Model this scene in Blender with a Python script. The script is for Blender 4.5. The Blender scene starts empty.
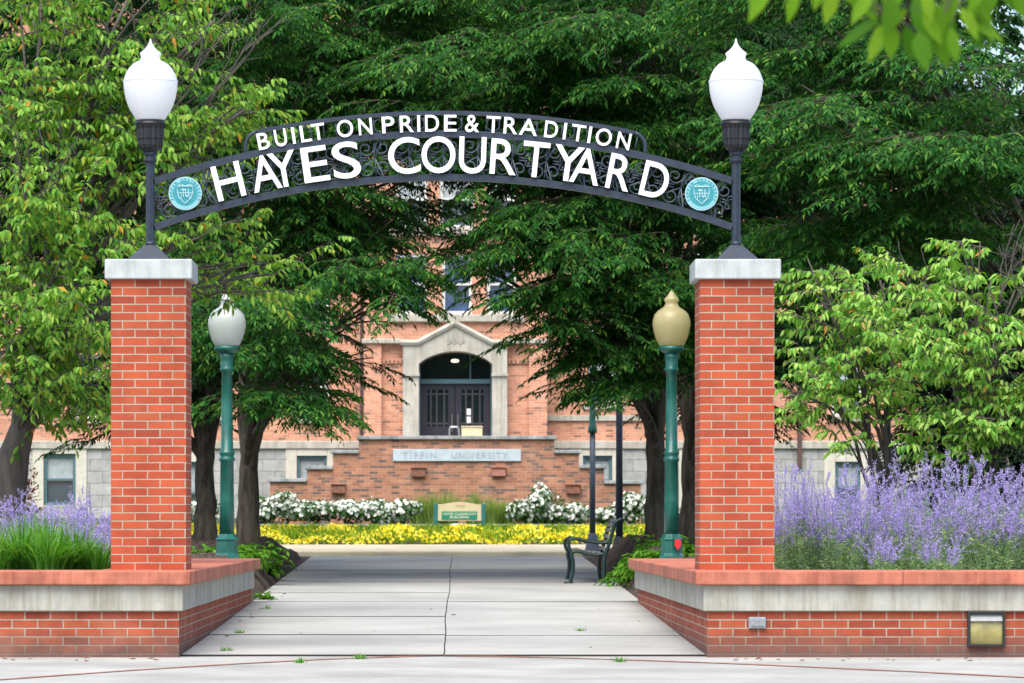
import bpy, bmesh, math, random
import numpy as np
from mathutils import Vector
random.seed(7)
R = np.random.default_rng(11)
C = bpy.context.scene.collection
F, CX, CY, CH = 3780.0, 448.0, 525.0, 1.05      # focal length in pixels, principal point, eye height


def at(px, py, Y):
    return ((px - CX) * Y / F, Y, CH + (CY - py) * Y / F)


def X_(px, Y):
    return (px - CX) * Y / F


def Z_(py, Y):
    return CH + (CY - py) * Y / F


def gz(Y):
    return 0.0193 * max(0.0, min(Y, 120.0) - 30.0)


# ------------------------------------------------------------------ materials
def new_mat(name):
    m = bpy.data.materials.new(name)
    m.use_nodes = True
    nt = m.node_tree
    return m, nt, nt.nodes['Principled BSDF']


def mat(name, col, rough=0.6, metal=0.0, vary=0.0, scale=6.0, bump=0.0, bscale=None, col2=None, spec=0.5, coat=0.0, streak=None):
    m, nt, b = new_mat(name)
    b.inputs['Base Color'].default_value = (*col, 1)
    b.inputs['Roughness'].default_value = rough
    b.inputs['Metallic'].default_value = metal
    b.inputs['Specular IOR Level'].default_value = spec
    b.inputs['Coat Weight'].default_value = coat
    if vary or col2:
        tc = nt.nodes.new('ShaderNodeTexCoord')
        n = nt.nodes.new('ShaderNodeTexNoise')
        n.inputs['Scale'].default_value = scale
        n.inputs['Detail'].default_value = 6
        n.inputs['Roughness'].default_value = 0.65
        nt.links.new(tc.outputs['Object'], n.inputs['Vector'])
        r = nt.nodes.new('ShaderNodeValToRGB')
        r.color_ramp.elements[0].position = 0.32
        r.color_ramp.elements[1].position = 0.68
        c2 = col2 if col2 else tuple(c * (1 - vary) for c in col)
        c1 = col if col2 else tuple(min(1, c * (1 + vary * 0.5)) for c in col)
        r.color_ramp.elements[0].color = (*c2, 1)
        r.color_ramp.elements[1].color = (*c1, 1)
        nt.links.new(n.outputs['Fac'], r.inputs['Fac'])
        nt.links.new(r.outputs['Color'], b.inputs['Base Color'])
        if streak:          # rain streaks
            mp = nt.nodes.new('ShaderNodeMapping'); mp.inputs['Scale'].default_value = (9, 9, .7)
            n2 = nt.nodes.new('ShaderNodeTexNoise'); n2.inputs['Scale'].default_value = 1; n2.inputs['Detail'].default_value = 7
            n2.inputs['Roughness'].default_value = .75
            r2 = nt.nodes.new('ShaderNodeValToRGB'); r2.color_ramp.elements[0].position = .38; r2.color_ramp.elements[1].position = .56
            r2.color_ramp.elements[0].color = (*streak, 1); r2.color_ramp.elements[1].color = (1, 1, 1, 1)
            mx = nt.nodes.new('ShaderNodeMix'); mx.data_type = 'RGBA'; mx.blend_type = 'MULTIPLY'; mx.inputs[0].default_value = 1
            nt.links.new(tc.outputs['Object'], mp.inputs['Vector']); nt.links.new(mp.outputs[0], n2.inputs['Vector'])
            nt.links.new(n2.outputs['Fac'], r2.inputs['Fac']); nt.links.new(r.outputs['Color'], mx.inputs[6]); nt.links.new(r2.outputs['Color'], mx.inputs[7])
            nt.links.new(mx.outputs[2], b.inputs['Base Color'])
    if bump:
        tc = nt.nodes.new('ShaderNodeTexCoord')
        n = nt.nodes.new('ShaderNodeTexNoise')
        n.inputs['Scale'].default_value = bscale or scale * 4
        n.inputs['Detail'].default_value = 8
        nt.links.new(tc.outputs['Object'], n.inputs['Vector'])
        bp = nt.nodes.new('ShaderNodeBump')
        bp.inputs['Strength'].default_value = 0.6
        bp.inputs['Distance'].default_value = bump
        nt.links.new(n.outputs['Fac'], bp.inputs['Height'])
        nt.links.new(bp.outputs['Normal'], b.inputs['Normal'])
    return m


def brick_mat(name, c1, c2, mortar, bw=0.2032, rh=0.06773, ms=0.0052, bias=0.0, vary=0.25, dark=None, stain=None, bump=0.006, grime_z=None):
    m, nt, b = new_mat(name)
    N, L = nt.nodes.new, nt.links.new
    uv = N('ShaderNodeUVMap')
    br = N('ShaderNodeTexBrick')
    br.inputs['Color1'].default_value = (*c1, 1)
    br.inputs['Color2'].default_value = (*c2, 1)
    br.inputs['Mortar'].default_value = (*mortar, 1)
    br.inputs['Scale'].default_value = 1.0
    br.inputs['Mortar Size'].default_value = ms
    br.inputs['Mortar Smooth'].default_value = 0.25
    br.inputs['Bias'].default_value = bias
    br.inputs['Brick Width'].default_value = bw
    br.inputs['Row Height'].default_value = rh
    wob = N('ShaderNodeTexNoise')
    wob.inputs['Scale'].default_value = 25
    L(uv.outputs['UV'], wob.inputs['Vector'])
    ws = N('ShaderNodeVectorMath'); ws.operation = 'SCALE'; ws.inputs['Scale'].default_value = 0.004
    L(wob.outputs['Color'], ws.inputs[0])
    wa = N('ShaderNodeVectorMath'); wa.operation = 'ADD'
    L(uv.outputs['UV'], wa.inputs[0]); L(ws.outputs[0], wa.inputs[1])
    L(wa.outputs[0], br.inputs['Vector'])
    col = br.outputs['Color']

    def mixin(fac_out, a, colr, blend='MIX'):
        mx = N('ShaderNodeMix'); mx.data_type = 'RGBA'; mx.blend_type = blend
        L(fac_out, mx.inputs[0]); L(a, mx.inputs[6]); mx.inputs[7].default_value = (*colr, 1)
        return mx.outputs[2]
    # second, offset lattice picks out single darker bricks
    if dark:
        b2 = N('ShaderNodeTexBrick')
        b2.inputs['Color1'].default_value = (0, 0, 0, 1); b2.inputs['Color2'].default_value = (1, 1, 1, 1)
        b2.inputs['Mortar'].default_value = (0, 0, 0, 1)
        b2.inputs['Scale'].default_value = 1.0
        b2.inputs['Mortar Size'].default_value = ms; b2.inputs['Brick Width'].default_value = bw
        b2.inputs['Row Height'].default_value = rh; b2.inputs['Bias'].default_value = 0.0
        of = N('ShaderNodeVectorMath'); of.operation = 'ADD'; of.inputs[1].default_value = (bw * 46, rh * 38, 0)
        L(wa.outputs[0], of.inputs[0]); L(of.outputs[0], b2.inputs['Vector'])
        rp = N('ShaderNodeValToRGB')
        rp.color_ramp.elements[0].position = 1 - dark[0]; rp.color_ramp.elements[1].position = min(1.0, 1 - dark[0] + 0.06)
        L(b2.outputs['Color'], rp.inputs['Fac'])
        ml = N('ShaderNodeMath'); ml.operation = 'MULTIPLY'; ml.inputs[1].default_value = 0.75
        L(rp.outputs['Color'], ml.inputs[0])
        col = mixin(ml.outputs[0], col, dark[1])
    ns = N('ShaderNodeTexNoise'); ns.inputs['Scale'].default_value = 3.0; ns.inputs['Detail'].default_value = 9
    ns.inputs['Roughness'].default_value = 0.7
    L(uv.outputs['UV'], ns.inputs['Vector'])
    r = N('ShaderNodeValToRGB')
    r.color_ramp.elements[0].position = 0.3; r.color_ramp.elements[1].position = 0.7
    lo = 1 - vary
    r.color_ramp.elements[0].color = (lo, lo, lo, 1)
    r.color_ramp.elements[1].color = (1, 1, 1, 1)
    L(ns.outputs['Fac'], r.inputs['Fac'])
    mx = N('ShaderNodeMix'); mx.data_type = 'RGBA'; mx.blend_type = 'MULTIPLY'; mx.inputs[0].default_value = 1
    L(col, mx.inputs[6]); L(r.outputs['Color'], mx.inputs[7])
    col = mx.outputs[2]
    if grime_z is not None:          # splashed dirt along the foot of the wall
        sp = N('ShaderNodeSeparateXYZ'); L(uv.outputs['UV'], sp.inputs[0])
        n2 = N('ShaderNodeTexNoise'); n2.inputs['Scale'].default_value = 7; n2.inputs['Detail'].default_value = 5
        L(uv.outputs['UV'], n2.inputs['Vector'])
        ad = N('ShaderNodeMath'); ad.operation = 'MULTIPLY_ADD'; ad.inputs[1].default_value = 0.16
        L(n2.outputs['Fac'], ad.inputs[0]); L(sp.outputs['Y'], ad.inputs[2])
        mr = N('ShaderNodeMapRange'); mr.inputs['From Min'].default_value = grime_z + 0.17
        mr.inputs['From Max'].default_value = grime_z + 0.36
        mr.inputs['To Min'].default_value = 0.8; mr.inputs['To Max'].default_value = 0
        L(ad.outputs[0], mr.inputs['Value'])
        col = mixin(mr.outputs[0], col, (0.10, 0.075, 0.065))
    if stain:                        # pale lime bloom
        n3 = N('ShaderNodeTexNoise'); n3.inputs['Scale'].default_value = 1.7; n3.inputs['Detail'].default_value = 7
        L(uv.outputs['UV'], n3.inputs['Vector'])
        mr = N('ShaderNodeMapRange'); mr.inputs['From Min'].default_value = 0.55; mr.inputs['From Max'].default_value = 0.8
        mr.inputs['To Max'].default_value = 0.32
        L(n3.outputs['Fac'], mr.inputs['Value'])
        col = mixin(mr.outputs[0], col, stain)
    L(col, b.inputs['Base Color'])
    b.inputs['Roughness'].default_value = 0.85
    b.inputs['Specular IOR Level'].default_value = 0.25
    inv = N('ShaderNodeMath'); inv.operation = 'SUBTRACT'; inv.inputs[0].default_value = 1
    L(br.outputs['Fac'], inv.inputs[1])
    n4 = N('ShaderNodeTexNoise'); n4.inputs['Scale'].default_value = 90; n4.inputs['Detail'].default_value = 4
    L(uv.outputs['UV'], n4.inputs['Vector'])
    a4 = N('ShaderNodeMath'); a4.operation = 'MULTIPLY_ADD'; a4.inputs[1].default_value = 0.5
    L(n4.outputs['Fac'], a4.inputs[0]); L(inv.outputs[0], a4.inputs[2])
    bp = N('ShaderNodeBump'); bp.inputs['Distance'].default_value = bump; bp.inputs['Strength'].default_value = 0.9
    L(a4.outputs[0], bp.inputs['Height']); L(bp.outputs['Normal'], b.inputs['Normal'])
    return m


def leaf_mat(name, cols, trans=0.35, rough=0.5, tcol=None, spec=0.12):
    m, nt, b = new_mat(name)
    N, L = nt.nodes.new, nt.links.new
    g = N('ShaderNodeNewGeometry')
    r = N('ShaderNodeValToRGB')
    el = r.color_ramp.elements
    while len(el) < len(cols):
        el.new(0.5)
    for i, (p, c) in enumerate(cols):
        el[i].position = p
        el[i].color = (*c, 1)
    L(g.outputs['Random Per Island'], r.inputs['Fac'])
    L(r.outputs['Color'], b.inputs['Base Color'])
    b.inputs['Roughness'].default_value = rough
    b.inputs['Specular IOR Level'].default_value = spec
    t = N('ShaderNodeBsdfTranslucent')
    mx = N('ShaderNodeMix'); mx.data_type = 'RGBA'; mx.blend_type = 'MULTIPLY'; mx.inputs[0].default_value = 1
    L(r.outputs['Color'], mx.inputs[6]); mx.inputs[7].default_value = (*(tcol or (1.5, 1.5, 0.5)), 1)
    L(mx.outputs[2], t.inputs['Color'])
    ms = N('ShaderNodeMixShader'); ms.inputs[0].default_value = trans
    L(b.outputs[0], ms.inputs[1]); L(t.outputs[0], ms.inputs[2])
    L(ms.outputs[0], nt.nodes['Material Output'].inputs['Surface'])
    return m


M = {}
M['brick'] = brick_mat('gate brick', (0.50, 0.105, 0.045), (0.37, 0.066, 0.033), (0.44, 0.35, 0.265), vary=0.34, ms=0.0062, dark=(0.09, (0.27, 0.05, 0.03)), stain=(0.52, 0.27, 0.19))
M['brick_low'] = brick_mat('planter brick', (0.46, 0.105, 0.048), (0.33, 0.062, 0.034), (0.44, 0.36, 0.285), vary=0.45, ms=0.0062, dark=(0.09, (0.24, 0.05, 0.03)), stain=(0.50, 0.27, 0.19), grime_z=-0.02)
M['brick_side'] = brick_mat('planter side brick', (0.42, 0.11, 0.058), (0.33, 0.07, 0.04), (0.42, 0.34, 0.27), vary=0.3, ms=0.0050)
M['bbrick'] = brick_mat('building brick', (0.72, 0.345, 0.21), (0.56, 0.235, 0.14), (0.64, 0.53, 0.44), vary=0.25, ms=0.005, dark=(0.14, (0.22, 0.12, 0.09)))
M['tbrick'] = brick_mat('terrace brick', (0.58, 0.265, 0.155), (0.38, 0.165, 0.10), (0.46, 0.36, 0.29), vary=0.35, ms=0.005, dark=(0.24, (0.14, 0.11, 0.10)), stain=(0.5, 0.38, 0.30))
M['cap'] = mat('terracotta coping', (0.47, 0.155, 0.095), 0.8, vary=0.38, scale=3.5, bump=0.003, bscale=60, streak=(.72, .62, .60))
M['band'] = mat('precast band', (0.42, 0.42, 0.37), 0.85, vary=0.28, scale=2.6, bump=0.002, bscale=50, streak=(.74, .70, .62))
M['capstone'] = mat('pale capstone', (0.44, 0.48, 0.48), 0.7, vary=0.20, scale=5, bump=0.001, bscale=60, streak=(.80, .80, .78))
M['navy'] = mat('dark blue paint', (0.020, 0.031, 0.052), 0.45, vary=0.35, scale=14, spec=0.4)
M['navy_scroll'] = mat('scroll paint', (0.028, 0.042, 0.066), 0.45, vary=0.3, scale=20)
M['black'] = mat('black casting', (0.009, 0.010, 0.014), 0.42, vary=0.3, scale=20)
M['white_letter'] = mat('white letter', (0.78, 0.78, 0.82), 0.5, vary=0.04, scale=20)
M['seal_white'] = mat('seal white', (0.30, 0.48, 0.52), 0.5)
M['seal_ring'] = mat('seal ring aqua', (0.17, 0.42, 0.47), 0.5)
M['teal'] = mat('teal enamel', (0.02, 0.24, 0.28), 0.45, vary=0.1, scale=30)
M['green_paint'] = mat('green lamp paint', (0.006, 0.105, 0.080), 0.35, vary=0.35, scale=9, coat=0.25)
M['bench_green'] = mat('bench green', (0.006, 0.028, 0.026), 0.35, vary=0.3, scale=25)
M['grey_pole'] = mat('blue grey pole', (0.075, 0.095, 0.13), 0.45, vary=0.25, scale=9)
M['dpole'] = mat('dark grey pole', (0.035, 0.045, 0.07), 0.45, vary=0.25, scale=9)
M['slat'] = mat('weathered slat', (0.22, 0.22, 0.20), 0.7, vary=0.3, scale=15)
M['limestone'] = mat('limestone', (0.46, 0.44, 0.38), 0.85, vary=0.22, scale=2.5, bump=0.01, bscale=12, streak=(.75, .72, .66))
M['sill'] = mat('grey stone coping', (0.34, 0.36, 0.36), 0.85, vary=0.35, scale=3.0, bump=0.004, bscale=20, streak=(.65, .65, .65))
M['plate'] = mat('pale nameplate', (0.44, 0.52, 0.56), 0.75, vary=0.15, scale=5)
M['engrave'] = mat('engraved grey', (0.30, 0.37, 0.43), 0.8)
M['winwhite'] = mat('window frame paint', (0.62, 0.63, 0.60), 0.5, vary=0.12, scale=6)
M['wincream'] = mat('window stone surround', (0.56, 0.53, 0.44), 0.8, vary=0.15, scale=6)
M['winteal'] = mat('window sash teal', (0.07, 0.15, 0.17), 0.5)
M['blind'] = mat('window blind', (0.36, 0.40, 0.41), 0.6, vary=0.25, scale=9)
M['glass'] = mat('window glass', (0.045, 0.075, 0.10), 0.06, vary=0.4, scale=0.8, spec=0.9)
M['glass_blue'] = mat('window glass with blue posters', (0.05, 0.11, 0.25), 0.10, scale=2.0, col2=(0.03, 0.05, 0.08), spec=0.9)
M['doorpaint'] = mat('door paint', (0.030, 0.028, 0.042), 0.35, vary=0.2, scale=8)
M['doorglass'] = mat('door glass', (0.012, 0.022, 0.022), 0.08, vary=0.5, scale=4, spec=0.8)
M['steel'] = mat('steel', (0.5, 0.5, 0.5), 0.3, metal=1.0)
M['cream'] = mat('cream paint', (0.62, 0.53, 0.33), 0.6, vary=0.1, scale=8)
M['paper'] = mat('paper', (0.8, 0.8, 0.8), 0.8)
M['brownmetal'] = mat('brown downspout', (0.10, 0.055, 0.045), 0.5, vary=0.3, scale=8)
M['rust'] = mat('rusty box', (0.28, 0.12, 0.08), 0.8, vary=0.5, scale=12)
M['salmon'] = mat('faded box', (0.45, 0.20, 0.15), 0.8, vary=0.3, scale=12)
M['bronze'] = mat('bronze frame', (0.045, 0.043, 0.040), 0.4, metal=0.6, vary=0.3, scale=30)
M['brass'] = mat('amber lens', (0.30, 0.26, 0.085), 0.30, vary=0.4, scale=9, coat=0.5)
M['greymetal'] = mat('grey hood', (0.24, 0.26, 0.27), 0.4, vary=0.3, scale=30)
M['bluegrey'] = mat('blue grey box', (0.24, 0.29, 0.34), 0.5, vary=0.3, scale=30)
M['signgreen'] = mat('sign green', (0.01, 0.22, 0.13), 0.5)
M['signpost'] = mat('sign post teal', (0.02, 0.16, 0.15), 0.5, vary=0.2, scale=8)
M['signtext'] = mat('sign text', (0.60, 0.62, 0.45), 0.6)
M['signbrown'] = mat('sign brown text', (0.45, 0.34, 0.16), 0.6)
M['red'] = mat('red tag', (0.6, 0.015, 0.03), 0.5)
M['roof'] = mat('slate roof', (0.10, 0.10, 0.11), 0.7, vary=0.3, scale=4)
M['mulch'] = mat('dark mulch', (0.018, 0.013, 0.011), 0.95, scale=34, col2=(0.11, 0.075, 0.055), bump=0.03, bscale=60)
M['soil'] = mat('planter soil', (0.035, 0.025, 0.018), 0.95, vary=0.5, scale=8, bump=0.03, bscale=18)
M['lawn'] = mat('lawn ground', (0.045, 0.085, 0.02), 0.95, scale=4, col2=(0.03, 0.055, 0.015), bump=0.03, bscale=20)


def concrete_mat(name, col, col2, sc=0.9):
    m, nt, b = new_mat(name)
    N, L = nt.nodes.new, nt.links.new
    tc = N('ShaderNodeTexCoord')
    a = N('ShaderNodeTexNoise'); a.inputs['Scale'].default_value = sc; a.inputs['Detail'].default_value = 8
    a.inputs['Roughness'].default_value = 0.6
    L(tc.outputs['Object'], a.inputs['Vector'])
    r = N('ShaderNodeValToRGB'); r.color_ramp.elements[0].position = 0.30; r.color_ramp.elements[1].position = 0.66
    r.color_ramp.elements[0].color = (*col2, 1); r.color_ramp.elements[1].color = (*col, 1)
    L(a.outputs['Fac'], r.inputs['Fac'])
    f = N('ShaderNodeTexNoise'); f.inputs['Scale'].default_value = 70; f.inputs['Detail'].default_value = 3
    L(tc.outputs['Object'], f.inputs['Vector'])
    r2 = N('ShaderNodeValToRGB'); r2.color_ramp.elements[0].position = 0.25; r2.color_ramp.elements[1].position = 0.5
    r2.color_ramp.elements[0].color = (0.78, 0.77, 0.75, 1); r2.color_ramp.elements[1].color = (1, 1, 1, 1)
    L(f.outputs['Fac'], r2.inputs['Fac'])
    v = N('ShaderNodeTexVoronoi'); v.inputs['Scale'].default_value = 2.2; v.inputs['Randomness'].default_value = 1
    L(tc.outputs['Object'], v.inputs['Vector'])
    r3 = N('ShaderNodeValToRGB'); r3.color_ramp.elements[0].position = 0.02; r3.color_ramp.elements[1].position = 0.07
    r3.color_ramp.elements[0].color = (0.55, 0.52, 0.50, 1); r3.color_ramp.elements[1].color = (1, 1, 1, 1)
    L(v.outputs['Distance'], r3.inputs['Fac'])
    x = N('ShaderNodeMix'); x.data_type = 'RGBA'; x.blend_type = 'MULTIPLY'; x.inputs[0].default_value = 1
    L(r.outputs['Color'], x.inputs[6]); L(r2.outputs['Color'], x.inputs[7])
    y = N('ShaderNodeMix'); y.data_type = 'RGBA'; y.blend_type = 'MULTIPLY'; y.inputs[0].default_value = 1
    L(x.outputs[2], y.inputs[6]); L(r3.outputs['Color'], y.inputs[7])
    L(y.outputs[2], b.inputs['Base Color'])
    b.inputs['Roughness'].default_value = 0.85
    bp = N('ShaderNodeBump'); bp.inputs['Distance'].default_value = 0.002
    L(f.outputs['Fac'], bp.inputs['Height']); L(bp.outputs['Normal'], b.inputs['Normal'])
    return m


M['walk'] = concrete_mat('walk concrete', (0.40, 0.40, 0.375), (0.27, 0.275, 0.26), 0.6)
M['walk_front'] = concrete_mat('front walk concrete', (0.38, 0.38, 0.355), (0.24, 0.24, 0.225), 0.9)
M['walk_cross'] = mat('cross walk concrete', (0.52, 0.46, 0.33), 0.85, vary=0.2, scale=2)
M['joint'] = mat('joint filler', (0.035, 0.030, 0.026), 0.95)
M['seam'] = mat('brick seam', (0.30, 0.13, 0.085), 0.9, vary=0.5, scale=8)
M['stoneblock'] = brick_mat('rough limestone block', (0.56, 0.56, 0.53), (0.42, 0.42, 0.40), (0.34, 0.33, 0.30), bw=0.62, rh=0.30, ms=0.008, vary=0.4, bump=0.03)


def bark_mat(name, col, col2):
    m, nt, b = new_mat(name)
    N, L = nt.nodes.new, nt.links.new
    tc = N('ShaderNodeTexCoord')
    mp = N('ShaderNodeMapping'); mp.inputs['Scale'].default_value = (9, 9, 1.6)
    L(tc.outputs['Object'], mp.inputs['Vector'])
    n = N('ShaderNodeTexNoise'); n.inputs['Scale'].default_value = 1; n.inputs['Detail'].default_value = 8
    n.inputs['Roughness'].default_value = 0.7
    L(mp.outputs[0], n.inputs['Vector'])
    r = N('ShaderNodeValToRGB'); r.color_ramp.elements[0].position = 0.35; r.color_ramp.elements[1].position = 0.65
    r.color_ramp.elements[0].color = (*col2, 1); r.color_ramp.elements[1].color = (*col, 1)
    L(n.outputs['Fac'], r.inputs['Fac']); L(r.outputs['Color'], b.inputs['Base Color'])
    b.inputs['Roughness'].default_value = 0.9
    bp = N('ShaderNodeBump'); bp.inputs['Distance'].default_value = 0.04; bp.inputs['Strength'].default_value = 0.8
    L(n.outputs['Fac'], bp.inputs['Height']); L(bp.outputs['Normal'], b.inputs['Normal'])
    return m


M['bark'] = bark_mat('tree bark', (0.15, 0.12, 0.085), (0.022, 0.016, 0.012))
M['bark_grey'] = bark_mat('grey bark', (0.13, 0.115, 0.10), (0.05, 0.043, 0.038))
M['stem'] = mat('grey green stem', (0.16, 0.21, 0.15), 0.8)


def frosted(name, col, glow=0.0, sub=0.6):
    m, nt, b = new_mat(name)
    N, L = nt.nodes.new, nt.links.new
    b.inputs['Base Color'].default_value = (*col, 1)
    b.inputs['Roughness'].default_value = 0.22
    b.inputs['Coat Weight'].default_value = 0.5
    t = N('ShaderNodeBsdfTranslucent'); t.inputs['Color'].default_value = (*col, 1)
    ms = N('ShaderNodeMixShader'); ms.inputs[0].default_value = sub
    L(b.outputs[0], ms.inputs[1]); L(t.outputs[0], ms.inputs[2])
    L(ms.outputs[0], nt.nodes['Material Output'].inputs['Surface'])
    if glow:
        b.inputs['Emission Color'].default_value = (1, 1, 1, 1)
        b.inputs['Emission Strength'].default_value = glow
    # fine vertical prismatic ribs
    tc = N('ShaderNodeTexCoord'); sp = N('ShaderNodeSeparateXYZ'); L(tc.outputs['Object'], sp.inputs[0])
    at2 = N('ShaderNodeMath'); at2.operation = 'ARCTAN2'; L(sp.outputs['Y'], at2.inputs[0]); L(sp.outputs['X'], at2.inputs[1])
    k = N('ShaderNodeMath'); k.operation = 'MULTIPLY'; k.inputs[1].default_value = 48; L(at2.outputs[0], k.inputs[0])
    s = N('ShaderNodeMath'); s.operation = 'SINE'; L(k.outputs[0], s.inputs[0])
    bp = N('ShaderNodeBump'); bp.inputs['Distance'].default_value = 0.002; bp.inputs['Strength'].default_value = 0.35
    L(s.outputs[0], bp.inputs['Height']); L(bp.outputs['Normal'], b.inputs['Normal'])
    return m


M['globe_white'] = frosted('white globe', (0.90, 0.91, 0.93), glow=0.0)
M['globe_amber'] = frosted('yellowed globe', (0.66, 0.60, 0.34), sub=0.6)
M['globe_clear'] = frosted('grey white globe', (0.62, 0.66, 0.62), sub=0.5)
mm, nt_, b_ = new_mat('lit ceiling lamp')
b_.inputs['Emission Color'].default_value = (1, 0.85, 0.55, 1)
b_.inputs['Emission Strength'].default_value = 1.6
M['lit'] = mm

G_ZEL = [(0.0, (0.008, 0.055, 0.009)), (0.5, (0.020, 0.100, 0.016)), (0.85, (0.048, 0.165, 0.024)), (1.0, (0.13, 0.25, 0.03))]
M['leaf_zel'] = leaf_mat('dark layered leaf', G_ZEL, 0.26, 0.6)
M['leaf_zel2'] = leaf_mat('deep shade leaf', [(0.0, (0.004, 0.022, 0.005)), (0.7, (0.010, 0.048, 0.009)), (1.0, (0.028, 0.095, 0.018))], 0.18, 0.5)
M['leaf_left'] = leaf_mat('yellow green leaf', [(0.0, (0.05, 0.17, 0.02)), (0.35, (0.13, 0.31, 0.04)), (0.85, (0.28, 0.46, 0.08)), (0.975, (0.30, 0.36, 0.04)), (0.99, (0.50, 0.22, 0.03))], 0.38, 0.45)
M['leaf_right'] = leaf_mat('fresh green leaf', [(0.0, (0.06, 0.21, 0.03)), (0.35, (0.18, 0.40, 0.06)), (0.88, (0.36, 0.56, 0.13)), (0.97, (0.33, 0.38, 0.10)), (0.99, (0.45, 0.22, 0.06))], 0.36, 0.45)
M['leaf_near'] = leaf_mat('near leaf', [(0.0, (0.05, 0.15, 0.012)), (0.6, (0.13, 0.27, 0.015)), (1.0, (0.22, 0.36, 0.03))], 0.4, 0.35)
M['leaf_con'] = leaf_mat('black green needle', [(0.0, (0.004, 0.012, 0.005)), (1.0, (0.010, 0.028, 0.010))], 0.1, 0.7, spec=0.1)
M['leaf_red'] = leaf_mat('maroon leaf', [(0.0, (0.07, 0.02, 0.02)), (1.0, (0.20, 0.07, 0.05))], 0.3, 0.5)
M['leaf_host'] = leaf_mat('broad plant leaf', [(0.0, (0.035, 0.13, 0.012)), (0.6, (0.085, 0.23, 0.02)), (1.0, (0.17, 0.32, 0.04))], 0.3, 0.4)
M['leaf_rose'] = leaf_mat('rose leaf', [(0.0, (0.03, 0.10, 0.02)), (1.0, (0.08, 0.20, 0.045))], 0.25, 0.4)
M['blade'] = leaf_mat('grass blade', [(0.0, (0.04, 0.16, 0.02)), (0.6, (0.10, 0.30, 0.04)), (1.0, (0.24, 0.44, 0.10))], 0.35, 0.4)
M['blade_pale'] = leaf_mat('pale grass blade', [(0.0, (0.12, 0.24, 0.05)), (1.0, (0.30, 0.38, 0.12))], 0.35, 0.5)
M['sage_leaf'] = leaf_mat('sage leaf', [(0.0, (0.20, 0.38, 0.18)), (0.6, (0.34, 0.50, 0.34)), (1.0, (0.50, 0.60, 0.28))], 0.5, 0.6)
M['sage_flower'] = leaf_mat('sage flower', [(0.0, (0.44, 0.31, 0.80)), (0.5, (0.62, 0.49, 0.92)), (1.0, (0.82, 0.73, 0.98))], 0.5, 0.6, tcol=(1, 1, 1.1))
M['yellow'] = leaf_mat('yellow petal', [(0.0, (0.70, 0.52, 0.012)), (0.6, (0.85, 0.72, 0.03)), (1.0, (0.88, 0.85, 0.16))], 0.3, 0.6, tcol=(1, 1, 0.6))
M['yellow_leaf'] = leaf_mat('bed leaf', [(0.0, (0.10, 0.24, 0.02)), (1.0, (0.32, 0.42, 0.03))], 0.3, 0.6)
M['white_petal'] = leaf_mat('white petal', [(0.0, (0.72, 0.76, 0.66)), (1.0, (0.90, 0.90, 0.88))], 0.25, 0.6, tcol=(1, 1, 1))
M['dry'] = mat('dry leaf', (0.25, 0.10, 0.05), 0.8, vary=0.4, scale=20)


# ------------------------------------------------------------------ object helpers
def thing(name, label, cat, loc, group=None):
    o = bpy.data.objects.new(name, None)
    C.objects.link(o)
    o.empty_display_size = 0.2
    o.location = loc
    o['label'] = label
    o['category'] = cat
    if group:
        o['group'] = group
    return o


def tag(o, label, cat, group=None):
    o['label'] = label
    o['category'] = cat
    if group:
        o['group'] = group
    return o


def wloc(o):
    p = Vector((0, 0, 0))
    while o is not None:
        p += o.location
        o = o.parent
    return p


def link_mesh(name, me, parent, origin=None):
    """mesh in world coordinates -> object whose origin is its parent's (or `origin`)"""
    o = bpy.data.objects.new(name, me)
    C.objects.link(o)
    if parent is not None:
        w = wloc(parent)
        me.transform(__import__('mathutils').Matrix.Translation(-w))
        o.parent = parent
    elif origin is not None:
        me.transform(__import__('mathutils').Matrix.Translation(-Vector(origin)))
        o.location = origin
    return o


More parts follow.
